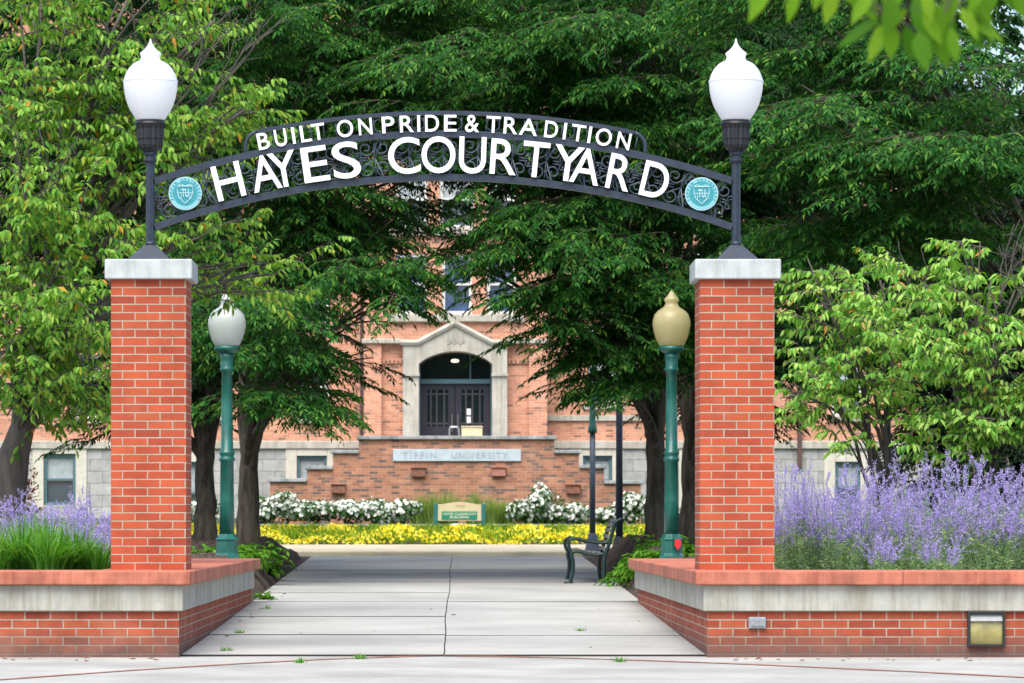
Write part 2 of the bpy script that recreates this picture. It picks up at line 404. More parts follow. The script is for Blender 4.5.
class MB:
    def __init__(s):
        s.v, s.f = [], []

    def add(s, vs, fs):
        n = len(s.v)
        s.v += [tuple(p) for p in vs]
        s.f += [tuple(i + n for i in f) for f in fs]
        return s

    def box(s, x0, x1, y0, y1, z0, z1):
        vs = [(x0, y0, z0), (x1, y0, z0), (x1, y1, z0), (x0, y1, z0), (x0, y0, z1), (x1, y0, z1), (x1, y1, z1), (x0, y1, z1)]
        return s.add(vs, [(0, 3, 2, 1), (4, 5, 6, 7), (0, 1, 5, 4), (1, 2, 6, 5), (2, 3, 7, 6), (3, 0, 4, 7)])

    def sbox(s, x0, x1, y0, y1, za, zb):
        """box whose top and bottom are functions of Y"""
        vs = [(x0, y0, za(y0)), (x1, y0, za(y0)), (x1, y1, za(y1)), (x0, y1, za(y1)), (x0, y0, zb(y0)), (x1, y0, zb(y0)), (x1, y1, zb(y1)), (x0, y1, zb(y1))]
        return s.add(vs, [(0, 3, 2, 1), (4, 5, 6, 7), (0, 1, 5, 4), (1, 2, 6, 5), (2, 3, 7, 6), (3, 0, 4, 7)])

    def lathe(s, prof, cx, cy, seg=32, flute=0, fa=0.0, caps=True):
        vs = []
        for r, z in prof:
            for k in range(seg):
                a = 2 * math.pi * k / seg
                rr = r * (1 + (fa * math.cos(a * flute) if flute else 0))
                vs.append((cx + rr * math.cos(a), cy + rr * math.sin(a), z))
        fs = []
        for i in range(len(prof) - 1):
            for k in range(seg):
                a, b = i * seg + k, i * seg + (k + 1) % seg
                fs.append((a, b, b + seg, a + seg) if prof[i + 1][1] >= prof[i][1] else (a, b, b + seg, a + seg))
        if caps:
            fs.append(tuple(range(seg))[::-1])
            fs.append(tuple((len(prof) - 1) * seg + k for k in range(seg)))
        return s.add(vs, fs)

    def tube(s, pts, rad, seg=8, rough=0.0, closed=False):
        P = [Vector(p) for p in pts]
        n = len(P)
        rs = rad if isinstance(rad, (list, tuple)) else [rad] * n
        ref = Vector((0, 0, 1))
        vs = []
        prev = None
        for i in range(n):
            if closed:
                t = (P[(i + 1) % n] - P[i - 1]).normalized()
            else:
                t = (P[min(i + 1, n - 1)] - P[max(i - 1, 0)]).normalized()
            if prev is None:
                u = t.cross(ref)
                if u.length < 0.1:
                    u = t.cross(Vector((1, 0, 0)))
                u.normalize()
            else:
                u = (prev - t * prev.dot(t)).normalized()
            prev = u
            w = t.cross(u)
            for k in range(seg):
                a = 2 * math.pi * k / seg
                r = rs[i] * (1 + (random.uniform(-rough, rough) if rough else 0))
                vs.append(P[i] + (u * math.cos(a) + w * math.sin(a)) * r)
        fs = []
        m = n if closed else n - 1
        for i in range(m):
            j = (i + 1) % n
            for k in range(seg):
                fs.append((i * seg + k, i * seg + (k + 1) % seg, j * seg + (k + 1) % seg, j * seg + k))
        if not closed:
            fs.append(tuple(range(seg))[::-1])
            fs.append(tuple((n - 1) * seg + k for k in range(seg)))
        return s.add(vs, fs)

    def prism(s, poly, y0, y1):
        """XZ polygon extruded in Y"""
        n = len(poly)
        vs = [(x, y0, z) for x, z in poly] + [(x, y1, z) for x, z in poly]
        fs = [tuple(range(n)), tuple(range(2 * n - 1, n - 1, -1))]
        for i in range(n):
            j = (i + 1) % n
            fs.append((i, j, n + j, n + i)[::-1])
        return s.add(vs, fs)

    def wall(s, x0, x1, z0, z1, y, holes=(), depth=0.25):
        xs = sorted({x0, x1, *[h[0] for h in holes], *[h[1] for h in holes]})
        zs = sorted({z0, z1, *[h[2] for h in holes], *[h[3] for h in holes]})
        xs = [x for x in xs if x0 <= x <= x1]
        zs = [z for z in zs if z0 <= z <= z1]
        idx = {}

        def v(x, yy, z):
            k = (round(x, 5), round(yy, 5), round(z, 5))
            if k not in idx:
                idx[k] = len(s.v)
                s.v.append(k)
            return idx[k]
        for i in range(len(xs) - 1):
            for j in range(len(zs) - 1):
                cx, cz = (xs[i] + xs[i + 1]) / 2, (zs[j] + zs[j + 1]) / 2
                if any(h[0] < cx < h[1] and h[2] < cz < h[3] for h in holes):
                    continue
                s.f.append((v(xs[i], y, zs[j]), v(xs[i + 1], y, zs[j]), v(xs[i + 1], y, zs[j + 1]), v(xs[i], y, zs[j + 1])))
        for h in holes:
            a, b, c, d = h[:4]
            xx = [x for x in xs if a <= x <= b]
            zz = [z for z in zs if c <= z <= d]
            for k in range(len(xx) - 1):
                s.f.append((v(xx[k], y, c), v(xx[k], y + depth, c), v(xx[k + 1], y + depth, c), v(xx[k + 1], y, c)))
                s.f.append((v(xx[k], y, d), v(xx[k + 1], y, d), v(xx[k + 1], y + depth, d), v(xx[k], y + depth, d)))
            for k in range(len(zz) - 1):
                s.f.append((v(a, y, zz[k]), v(a, y, zz[k + 1]), v(a, y + depth, zz[k + 1]), v(a, y + depth, zz[k])))
                s.f.append((v(b, y, zz[k]), v(b, y + depth, zz[k]), v(b, y + depth, zz[k + 1]), v(b, y, zz[k + 1])))
        for xx in (x0, x1):
            for j in range(len(zs) - 1):
                s.f.append((v(xx, y, zs[j]), v(xx, y, zs[j + 1]), v(xx, y + depth, zs[j + 1]), v(xx, y + depth, zs[j])))
        return s

    def mesh(s, name, m, smooth=False, uv=None, uvo=(0, 0)):
        me = bpy.data.meshes.new(name)
        me.from_pydata(s.v, [], s.f)
        me.validate()
        bmm = bmesh.new(); bmm.from_mesh(me); bmesh.ops.recalc_face_normals(bmm, faces=bmm.faces); bmm.to_mesh(me); bmm.free()
        if m:
            me.materials.append(m)
        if uv:
            ul = me.uv_layers.new(name='UVMap')
            for p in me.polygons:
                n = p.normal
                ax = abs(n.x), abs(n.y), abs(n.z)
                for li in p.loop_indices:
                    co = me.vertices[me.loops[li].vertex_index].co
                    if ax[2] > 0.8:
                        q = (co.x, co.y)
                    elif ax[0] > ax[1]:
                        q = (co.y, co.z)
                    else:
                        q = (co.x, co.z)
                    ul.data[li].uv = (q[0] - uvo[0], q[1] - uvo[1])
        if smooth:
            me.polygons.foreach_set('use_smooth', [True] * len(me.polygons))
        return me

    def build(s, name, m, parent=None, smooth=False, bevel=0.0, uv=None, uvo=(0, 0), origin=None, seg=2, autos=None):
        me = s.mesh(name, m, smooth, uv, uvo)
        o = link_mesh(name, me, parent, origin)
        if bevel:
            b = o.modifiers.new('bevel', 'BEVEL')
            b.width = bevel
            b.segments = seg
            b.limit_method = 'ANGLE'
            b.angle_limit = math.radians(40)
        return o


def structure(o):
    o['kind'] = 'structure'
    return o


# ------------------------------------------------------------------ foliage arrays
def norm(a):
    return a / np.maximum(np.linalg.norm(a, axis=-1, keepdims=True), 1e-9)


def leaf_arrays(P, D, N, L, W, style=4, fold=0.15, curl=0.12):
    """P,D,N (n,3) ; L,W (n,) -> verts, faces(list of index arrays)"""
    D = norm(D)
    S = norm(np.cross(D, N))
    N = norm(np.cross(S, D))
    L = L[:, None]
    W = W[:, None]
    n = len(P)
    if style == 4:
        V = np.stack([P, P + D * L * .45 + S * W * .5 + N * W * fold, P + D * L - N * L * curl, P + D * L * .45 - S * W * .5 + N * W * fold], 1)
        V = V.reshape(-1, 3)
        b = (np.arange(n) * 4)[:, None]
        Fc = np.concatenate([b + np.array([0, 2, 1]), b + np.array([0, 3, 2])], 1).reshape(-1, 3)
        return V, Fc
    pts = [P,
           P + D * L * .28 + S * W * .42 + N * W * fold,
           P + D * L * .62 + S * W * .40 + N * (W * fold - L * curl * .4),
           P + D * L - N * L * curl,
           P + D * L * .62 - S * W * .40 + N * (W * fold - L * curl * .4),
           P + D * L * .28 - S * W * .42 + N * W * fold,
           P + D * L * .5 - N * L * curl * .25]
    V = np.stack(pts, 1).reshape(-1, 3)
    b = (np.arange(n) * 7)[:, None]
    tr = [[0, 6, 1], [1, 6, 2], [2, 6, 3], [0, 5, 6], [5, 4, 6], [4, 3, 6]]
    Fc = np.concatenate([b + np.array(t) for t in tr], 1).reshape(-1, 3)
    return V, Fc


def tri_mesh(name, parts, mats):
    """parts: list of (V, F, matindex)"""
    Vs, Fs, Ms = [], [], []
    off = 0
    for V, Fc, mi in parts:
        Vs.append(V)
        Fs.append(Fc + off)
        Ms.append(np.full(len(Fc), mi, dtype=np.int32))
        off += len(V)
    V = np.concatenate(Vs).astype(np.float32)
    Fc = np.concatenate(Fs).astype(np.int32)
    mi = np.concatenate(Ms)
    me = bpy.data.meshes.new(name)
    me.vertices.add(len(V))
    me.vertices.foreach_set('co', V.ravel())
    me.loops.add(len(Fc) * 3)
    me.loops.foreach_set('vertex_index', Fc.ravel())
    me.polygons.add(len(Fc))
    me.polygons.foreach_set('loop_start', np.arange(0, len(Fc) * 3, 3, dtype=np.int32))
    me.polygons.foreach_set('loop_total', np.full(len(Fc), 3, dtype=np.int32))
    for m in mats:
        me.materials.append(m)
    me.polygons.foreach_set('material_index', mi)
    me.update(calc_edges=True)
    return me


def twig_leaves(P0, az, el, Lt, droop, m, leafL, leafW, ang=0.9, ldroop=0.35, upn=1.0, style=4, jit=0.25, fold=0.15, curl=0.12, start=0.12):
    """leaves along arching twigs. P0 (k,3)"""
    k = len(P0)
    t = np.linspace(start, 1.0, m)[None, :] + R.uniform(-.02, .02, (k, m))
    dh = np.stack([np.cos(az) * np.cos(el), np.sin(az) * np.cos(el), np.sin(el)], 1)
    pos = P0[:, None, :] + dh[:, None, :] * (t * Lt[:, None])[..., None]
    pos[..., 2] -= droop * (t ** 2) * Lt[:, None]
    tan = dh[:, None, :] + np.zeros((k, m, 3))
    tan[..., 2] -= 2 * droop * t
    tan = norm(tan)
    side = norm(np.cross(tan, np.array([0, 0, 1.0])))
    sg = np.where(np.arange(m) % 2 == 0, 1.0, -1.0)[None, :, None]
    a = ang * R.uniform(.7, 1.25, (k, m, 1))
    last = (np.arange(m) == m - 1)[None, :, None]
    a = np.where(last, 0.1, a)
    D = tan * np.cos(a) + side * sg * np.sin(a)
    D[..., 2] -= ldroop * R.uniform(.4, 1.6, (k, m))
    D = D + R.normal(0, jit * .5, D.shape)
    N = np.array([0, 0, upn]) + R.normal(0, jit, D.shape)
    Ls = leafL * R.uniform(.5, 1.25, (k, m)) * (1 - .25 * t)
    Ws = leafW * R.uniform(.8, 1.15, (k, m))
    return leaf_arrays(pos.reshape(-1, 3), D.reshape(-1, 3), N.reshape(-1, 3), Ls.ravel(), Ws.ravel(), style, fold, curl)


def thin_stems(P0, P1, r):
    """3-sided straight sticks"""
    d = norm(P1 - P0)
    u = norm(np.cross(d, np.array([0.31, 0.2, 0.93])))
    w = np.cross(d, u)
    vs = []
    for base, rr in ((P0, r), (P1, r * .5)):
        for k in range(3):
            a = 2.094 * k
            vs.append(base + (u * math.cos(a) + w * math.sin(a)) * rr)
    V = np.stack(vs, 1).reshape(-1, 3)
    b = (np.arange(len(P0)) * 6)[:, None]
    tr = []
    for k in range(3):
        j = (k + 1) % 3
        tr += [[k, j, 3 + j], [k, 3 + j, 3 + k]]
    Fc = np.concatenate([b + np.array(t) for t in tr], 1).reshape(-1, 3)
    return V, Fc


def fans(centers, az, p):
    """p: dict size,twigs,leaves,leafL,leafW,... -> parts with leaves + stems"""
    n = len(centers)
    nt = p['twigs']
    size = p['size'] * R.uniform(.7, 1.25, n)
    s = np.linspace(0.0, 1.0, nt)[None, :]
    tilt = R.normal(p.get('tilt', 0.05), p.get('tiltsd', 0.15), n)
    dirs = np.stack([np.cos(az) * np.cos(tilt), np.sin(az) * np.cos(tilt), np.sin(tilt)], 1)
    start = centers - dirs * (size * .5)[:, None]
    d = p.get('droop', 0.35)
    P0 = start[:, None, :] + dirs[:, None, :] * (s * size[:, None])[..., None]
    P0[..., 2] -= d * .6 * s ** 2 * size[:, None]
    sg = np.where(np.arange(nt) % 2 == 0, 1.0, -1.0)[None, :]
    taz = az[:, None] + sg * p.get('spread', 0.85) * (1 - .75 * s) * R.uniform(.7, 1.3, (n, nt))
    tl = size[:, None] * p.get('tw', .55) * (1.05 - .55 * s) * R.uniform(.7, 1.2, (n, nt))
    el = R.normal(p.get('el', 0.0), p.get('elsd', .15), (n, nt))
    V, Fc = twig_leaves(P0.reshape(-1, 3), taz.ravel(), el.ravel(), tl.ravel(), d, p['leaves'], p['leafL'], p['leafW'],
                        p.get('ang', .85), p.get('ldroop', .35), 1.0, p.get('style', 4), p.get('jit', .25), p.get('fold', .15), p.get('curl', .12))
    P1 = P0 + np.stack([np.cos(taz) * np.cos(el), np.sin(taz) * np.cos(el), np.sin(el) - d * .7], -1) * tl[..., None] * .8
    V2, F2 = thin_stems(P0.reshape(-1, 3), P1.reshape(-1, 3), p.get('stemr', .004))
    end = start + dirs * size[:, None]
    end[:, 2] -= d * .6 * size
    mid = start + dirs * (size * .5)[:, None]
    mid[:, 2] -= d * .6 * .25 * size
    end = mid + (end - mid) * .7
    V3, F3 = thin_stems(start, mid, p.get('stemr', .004) * 1.3)
    V4, F4 = thin_stems(mid, end, p.get('stemr', .004))
    return (V, Fc), (V2, F2), (V3, F3), (V4, F4)


def sample_ellipsoid(c, r, n, shell=0.45):
    d = norm(R.normal(0, 1, (n, 3)))
    rad = R.uniform(shell ** 3, 1, n) ** (1 / 3)
    return np.array(c) + d * rad[:, None] * np.array(r)


def bez(a, b, c, n):
    out = []
    for i in range(n):
        t = i / (n - 1)
        out.append(tuple((1 - t) ** 2 * a[k] + 2 * (1 - t) * t * b[k] + t * t * c[k] for k in range(3)))
    return out


def make_tree(name, label, cat, base, r0, fork, clusters, p, leafm, bark, group=None, limb_r=.33, trunkpts=None, outward=True, azsd=.6, twigs_extra=None, stems=None, keep=None):
    t = thing(name, label, cat, base, group)
    b = MB()
    fk = (base[0] + fork[0], base[1] + fork[1], base[2] + fork[2])
    if trunkpts is None:
        n = 9
        tp, rr = [], []
        for i in range(n):
            s = i / (n - 1)
            tp.append((base[0] + fork[0] * s + random.uniform(-.02, .02), base[1] + fork[1] * s, base[2] - .15 + (fork[2] + .15) * s))
            rr.append(r0 * (1.0 - .30 * s + .28 * math.exp(-s * 9)))
    else:
        tp = [q[:3] for q in trunkpts]
        rr = [q[3] for q in trunkpts]
        fk = tp[-1]
    lead, lr = list(tp), list(rr)
    if trunkpts is None:         # the leader runs on up through the crown
        for i in range(1, 8):
            q = lead[-1]
            lead.append((q[0] + random.uniform(-.10, .10) + fork[0] * .1, q[1] + random.uniform(-.1, .1), q[2] + .5))
            lr.append(rr[-1] * (1 - i / 8.5))
    b.tube(lead, lr, 18, 0.07)
    for (c, rad, nf) in clusters:
        st = tp[-1 - random.choice([0, 1, 1, 2, 3])]
        d = Vector(c) - Vector(st)
        mid = (st[0] + d.x * .14 + random.uniform(-.08, .08), st[1] + d.y * .14 + random.uniform(-.08, .08), st[2] + max(d.z * .62, min(.8, d.z)))
        pts = bez(st, mid, c, 9)
        pts = [(q[0] + random.uniform(-.03, .03), q[1] + random.uniform(-.03, .03), q[2] + random.uniform(-.03, .03)) if 0 < i < 8 else q for i, q in enumerate(pts)]
        rr0 = r0 * limb_r * random.uniform(.7, 1.15) * (1.15 if r0 > .1 and trunkpts is None else 1)
        b.tube(pts, [rr0 * (1 - .85 * i / 8) + .008 for i in range(9)], 7, .04)
        for k in range(4):       # secondary boughs
            e = sample_ellipsoid(c, [q * .7 for q in rad], 1, .3)[0]
            q0 = pts[4 + k]
            m2 = ((q0[0] + e[0]) / 2, (q0[1] + e[1]) / 2, (q0[2] + e[2]) / 2 + .15)
            b.tube(bez(q0, m2, tuple(e), 6), [rr0 * .32 * (1 - .8 * i / 5) + .005 for i in range(6)], 5)
    for (p0, p1, n_) in (stems or ()):
        for _ in range(n_):
            e = tuple(p1[k] + random.gauss(0, .16) for k in range(3))
            mid_ = tuple((p0[k] + e[k]) / 2 + random.gauss(0, .05) for k in range(3))
            q_ = bez(p0, mid_, e, 7)
            q_ = [(u + random.gauss(0, .012), v, w + random.gauss(0, .012)) for u, v, w in q_]
            b.tube(q_, [.008 - .0009 * i for i in range(7)], 5)
            for j in (3, 4, 5):
                z_ = q_[j]
                f_ = tuple(z_[k] + (e[k] - p0[k]) * .18 + random.gauss(0, .09) for k in range(3))
                b.tube([z_, f_], [.005, .002], 4)
    b.build('trunk', bark, t, smooth=True)
    cs, azs = [], []
    for (c, rad, nf) in clusters:
        nf = max(2, int(nf * p.get('dens', 1)))
        if p.get('pads'):        # layered pads of sprays with open gaps between them
            npad = max(2, nf // p['pads'])
            pc = sample_ellipsoid(c, [w_ * .85 for w_ in rad], npad, .2)
            q = pc[R.integers(0, npad, nf)] + R.normal(0, 1, (nf, 3)) * np.array(p.get('padr', (.38, .38, .055)))
        else:
            q = sample_ellipsoid(c, rad, nf, p.get('shell', .35))
        if outward:
            a = np.arctan2(q[:, 1] - base[1], q[:, 0] - base[0]) * .0 + np.arctan2(q[:, 1] - (c[1] + base[1]) / 2, q[:, 0] - (c[0] + base[0]) / 2)
            a = a + R.normal(0, azsd, nf)
        else:
            a = R.uniform(0, 6.283, nf)
        cs.append(q)
        azs.append(a)
    cs = np.concatenate(cs)
    azs = np.concatenate(azs)
    if keep is not None:
        k = keep(cs)
        cs, azs = cs[k], azs[k]
    (V, Fc), (V2, F2), (V3, F3), (V4, F4) = fans(cs, azs, p)
    me = tri_mesh('crown', [(V, Fc, 0), (V2, F2, 1), (V3, F3, 1), (V4, F4, 1)], [leafm, bark])
    link_mesh('crown', me, t)
    return t


# ------------------------------------------------------------------ text
def text_mesh(body, extrude=0.01, offset=0.0, spacing=1.0):
    cu = bpy.data.curves.new('t', 'FONT')
    cu.body = body
    cu.extrude = extrude
    cu.offset = offset
    cu.space_character = spacing
    cu.resolution_u = 6
    o = bpy.data.objects.new('t', cu)
    C.objects.link(o)
    dg = bpy.context.evaluated_depsgraph_get()
    me = bpy.data.meshes.new_from_object(o.evaluated_get(dg))
    bpy.data.objects.remove(o)
    bpy.data.curves.remove(cu)
    return me


def text_arr(body, w, h, depth, offset=0.0, spacing=1.0):
    """mesh with text fitted into w x h centred at origin, facing -Y"""
    me = text_mesh(body, 0.05, offset, spacing)
    n = len(me.vertices)
    co = np.empty(n * 3, dtype=np.float32)
    me.vertices.foreach_get('co', co)
    co = co.reshape(-1, 3)
    mn, mx = co.min(0), co.max(0)
    q = (co - (mn + mx) / 2) / np.maximum(mx - mn, 1e-6)
    out = np.stack([q[:, 0] * w, -q[:, 2] * depth, q[:, 1] * h], 1)
    return me, out


def text_obj(name, body, cx, cy, cz, w, h, depth, m, parent, rot=0.0, offset=0.0, spacing=1.0):
    me, q = text_arr(body, w, h, depth, offset, spacing)
    c, s = math.cos(rot), math.sin(rot)
    out = np.stack([q[:, 0] * c + q[:, 2] * s + cx, q[:, 1] + cy, -q[:, 0] * s + q[:, 2] * c + cz], 1)
    me.vertices.foreach_set('co', out.astype(np.float32).ravel())
    me.materials.clear()
    me.materials.append(m)
    me.update()
    return link_mesh(name, me, parent)


# ================================================================== GROUND
def bed(X, Y):
    """height of the planted beds either side of the walk, above the slope"""
    a = abs(X) - 2.14
    if a <= 0 or Y < 41.0 or Y > 59.5:
        return 0.0
    s = min(1, a / 0.42)
    s = s * s * (3 - 2 * s)
    e = min(1, (59.5 - Y) / 6)
    return 0.40 * s * e


g = MB()
xs = [-400, -120, -40, 40, 120, 400]
ys = [-300, -50, 0, 30, 120, 300, 900]
vs = [(x, y, (gz(y) if y <= 120 else gz(120)) - 0.03) for y in ys for x in xs]
nx = len(xs)
fs = [(j * nx + i, j * nx + i + 1, (j + 1) * nx + i + 1, (j + 1) * nx + i) for j in range(len(ys) - 1) for i in range(nx - 1)]
g.add(vs, fs)
structure(g.build('ground', M['lawn']))

for sgn in (-1, 1):
    m_ = MB()
    xs = [sgn * (2.08 + i * 0.045) for i in range(60)] + [sgn * (4.78 + i * .4) for i in range(14)]
    ys = [41.05 + j * 0.07 for j in range(264)]
    vs = []
    for y in ys:
        for x in xs:
            bz = bed(x, y)
            vs.append((x, y, gz(y) + bz - .012 + ((random.uniform(-.035, .035) + .03 + .03 * math.sin(x * 4.1 + y * 1.3) * math.sin(y * 2.2)) if bz > .03 else 0)))
    n = len(xs)
    fs = [(j * n + i, j * n + i + 1, (j + 1) * n + i + 1, (j + 1) * n + i) for j in range(len(ys) - 1) for i in range(n - 1)]
    if sgn < 0:
        fs = [f[::-1] for f in fs]
    m_.add(vs, fs)
    structure(m_.build('mulch_bed', M['mulch'], smooth=False))

# front pavement, walk slabs
b = MB()
b.add([(-14, -6, 0.0), (14, -6, 0.0), (14, 30.2, 0.0), (-14, 30.2, 0.0)], [(0, 1, 2, 3)])
structure(b.build('front_pavement', M['walk_front']))
b = MB()
for (a, c) in (((-4.6, 21.5), (-.03, 30.26)), ((-.03, 30.26), (4.9, 24.4))):
    n = 24
    top, bot = [], []
    for i in range(n + 1):
        t = i / n
        x = a[0] + (c[0] - a[0]) * t
        y = a[1] + (c[1] - a[1]) * (1 - (1 - t) ** 1.5 if a[0] < -1 else t ** 1.5) + random.uniform(-.02, .02)
        w = .085 + random.uniform(-.03, .03)
        top.append((x, y + w, .0045))
        bot.append((x, y - w, .0045))
    k = len(top)
    b.add(top + bot, [(k + i, k + i + 1, i + 1, i) for i in range(k - 1)])
structure(b.build('pavement_seam', M['seam']))

b = MB()
b.sbox(-2.13, 2.10, 30.2, 59.0, lambda y: gz(y) - .12, lambda y: gz(y) - .011)
structure(b.build('path_base', M['joint']))


def crack(y):
    t = (y - 30.2) / 28.8
    base = -.04 + .10 * t
    return base + .010 * math.sin(y * .45) + .003 * math.sin(y * 1.3 + 1) + .0015 * math.sin(y * 4.1)


jy_l = [30.22, 33.65, 37.4, 41.2, 43.7, 47.4, 52.1, 59.0]
jy_r = [30.22, 33.55, 41.1, 47.3, 52.2, 59.0]
lips = MB()
b = MB()
for side, js in ((-1, jy_l), (1, jy_r)):
    for a, c in zip(js[:-1], js[1:]):
        lip = .010 if a < 31 else random.uniform(.002, .006)
        zt = lambda y: gz(y) + lip * (c - y) / (c - a)
        n = 40
        yy = [a + .012 + (c - a - .024) * i / n for i in range(n + 1)]
        L_, R_ = [], []
        for y in yy:
            if side < 0:
                L_.append((-2.13, y, zt(y))); R_.append((crack(y) - .005, y, zt(y)))
            else:
                L_.append((crack(y) + .005, y, zt(y))); R_.append((2.10, y, zt(y)))
        k = len(yy)
        b.add(L_ + R_, [(i, k + i, k + i + 1, i + 1) for i in range(k - 1)])
        q = [(L_[0][0], L_[0][1], L_[0][2] - .03), (R_[0][0], R_[0][1], R_[0][2] - .03), R_[0], L_[0]]
        lips.add(q, [(0, 1, 2, 3)])
structure(lips.build('path_joint', M['joint']))
structure(b.build('path', M['walk']))

b = MB()
b.sbox(-14, 14, 60.2, 64.6, lambda y: gz(y) - .08, lambda y: gz(y) + .05)
structure(b.build('cross_path', M['walk_cross'], bevel=.02))
b = MB()
b.sbox(-14, 14, 64.7, 79.6, lambda y: gz(y) - .06, lambda y: gz(y) + .012)
structure(b.build('flower_bed_soil', M['mulch']))
b = MB()
b.box(-9, 9, 79.6, 79.9, gz(79) - .1, Z_(524.2, 79.6))
tag(b.build('stone_ledge', M['sill'], bevel=.02, origin=(0, 79.7, gz(79))), 'low grey stone ledge behind the yellow flowers', 'ledge')


# ================================================================== PLANTERS
CAPZ0, CAPZ1 = 0.575, 0.686


def planter(sg, xin, xout, label):
    """L shaped retaining wall, brick face at Y=30, side face at x=xin"""
    t = thing('planter_wall', label, 'planter', ((xin + xout) / 2, 30.3, 0), 'raised planters flanking the walk')
    Ye = 41.0

    def L(off, z0, z1, th, end=None):
        xi = xin - sg * off
        y0 = 30 - off
        ye = Ye + (off if end is None else end)
        xi2 = xi + sg * th
        y02 = y0 + th
        poly = [(xi, y0), (xout, y0), (xout, y02), (xi2, y02), (xi2, ye), (xi, ye)]
        if sg < 0:
            poly = poly[::-1]
        n = len(poly)
        m = MB()
        vs = [(x, y, z0) for x, y in poly] + [(x, y, z1) for x, y in poly]
        fs = [tuple(range(n))[::-1], tuple(range(n, 2 * n))] + [(i, (i + 1) % n, n + (i + 1) % n, n + i) for i in range(n)]
        m.add(vs, fs)
        return m
    L(0, -.25, .368, .35).build('brick_base', M['brick_low'], t, uv=True, uvo=(xin, 0.368 - 6 * .06773))
    L(.035, .368, CAPZ0, .42).build('concrete_band', M['band'], t, bevel=.006)
    # coping in separate butted lengths would move as one wall: one mesh
    L(.10, CAPZ0, CAPZ1, .80).build('coping', M['cap'], t, bevel=.012, seg=3)
    # vertical joints in coping
    m = MB()
    jx = 2.03 + 0.27 if sg < 0 else 2.05
    for k, x in enumerate([3.6, 5.6] if sg > 0 else [-5.4]):
        m.box(x - .002, x + .002, 29.899, 30.1, CAPZ0 + .004, CAPZ1 + .0015)
    m.build('coping_joint', M['joint'], t)
    s = MB()
    xa, xb = sorted((xin + sg * .3, xout))
    s.box(xa, xb, 30.3, Ye - .02, -.1, .60)
    structure(s.build('planter_soil', M['soil']))
    # far end wall of the planter
    e = MB()
    xa, xb = sorted((xin + sg * .32, xout))
    e.box(xa, xb, Ye - .3, Ye, -.1, .62)
    e.build('end_wall', M['brick_side'], t, uv=True)
    return t


planter(-1, -2.137, -9.0, 'low brick planter wall with terracotta coping under the left pillar')
planter(1, 2.06, 9.5, 'low brick planter wall with terracotta coping under the right pillar')

# pillars
PY = 30.7


def pillar(x0, x1, cx0, cx1, label):
    t = thing('brick_pillar', label, 'pillar', ((x0 + x1) / 2, PY + .3, CAPZ1), 'brick gate pillars')
    b = MB()
    b.box(x0, x1, PY, PY + .61, CAPZ1 - .02, 3.045)
    b.build('brick_shaft', M['brick'], t, uv=True, uvo=(x0 - .005, 3.045 - 40 * .06773 + .004), bevel=.006)
    b = MB()
    b.box(cx0, cx1, PY - .05, PY + .66, 3.045, 3.208)
    b.build('capstone', M['capstone'], t, bevel=.012, seg=3)
    return t


pillar(-2.738, -2.125, -2.785, -2.075, 'red brick pillar with pale capstone beneath the word BUILT end of the arch')
pillar(2.045, 2.652, 2.003, 2.702, 'red brick pillar with pale capstone beneath the word TRADITION end of the arch')

# ================================================================== GATE LAMPS
AY = 31.0


def prof_px(rows, cx, Y):
    """rows of (width_px, y_px) from bottom to top -> (radius, z)"""
    return [(w / 2 * Y / F, Z_(y, Y)) for w, y in rows]


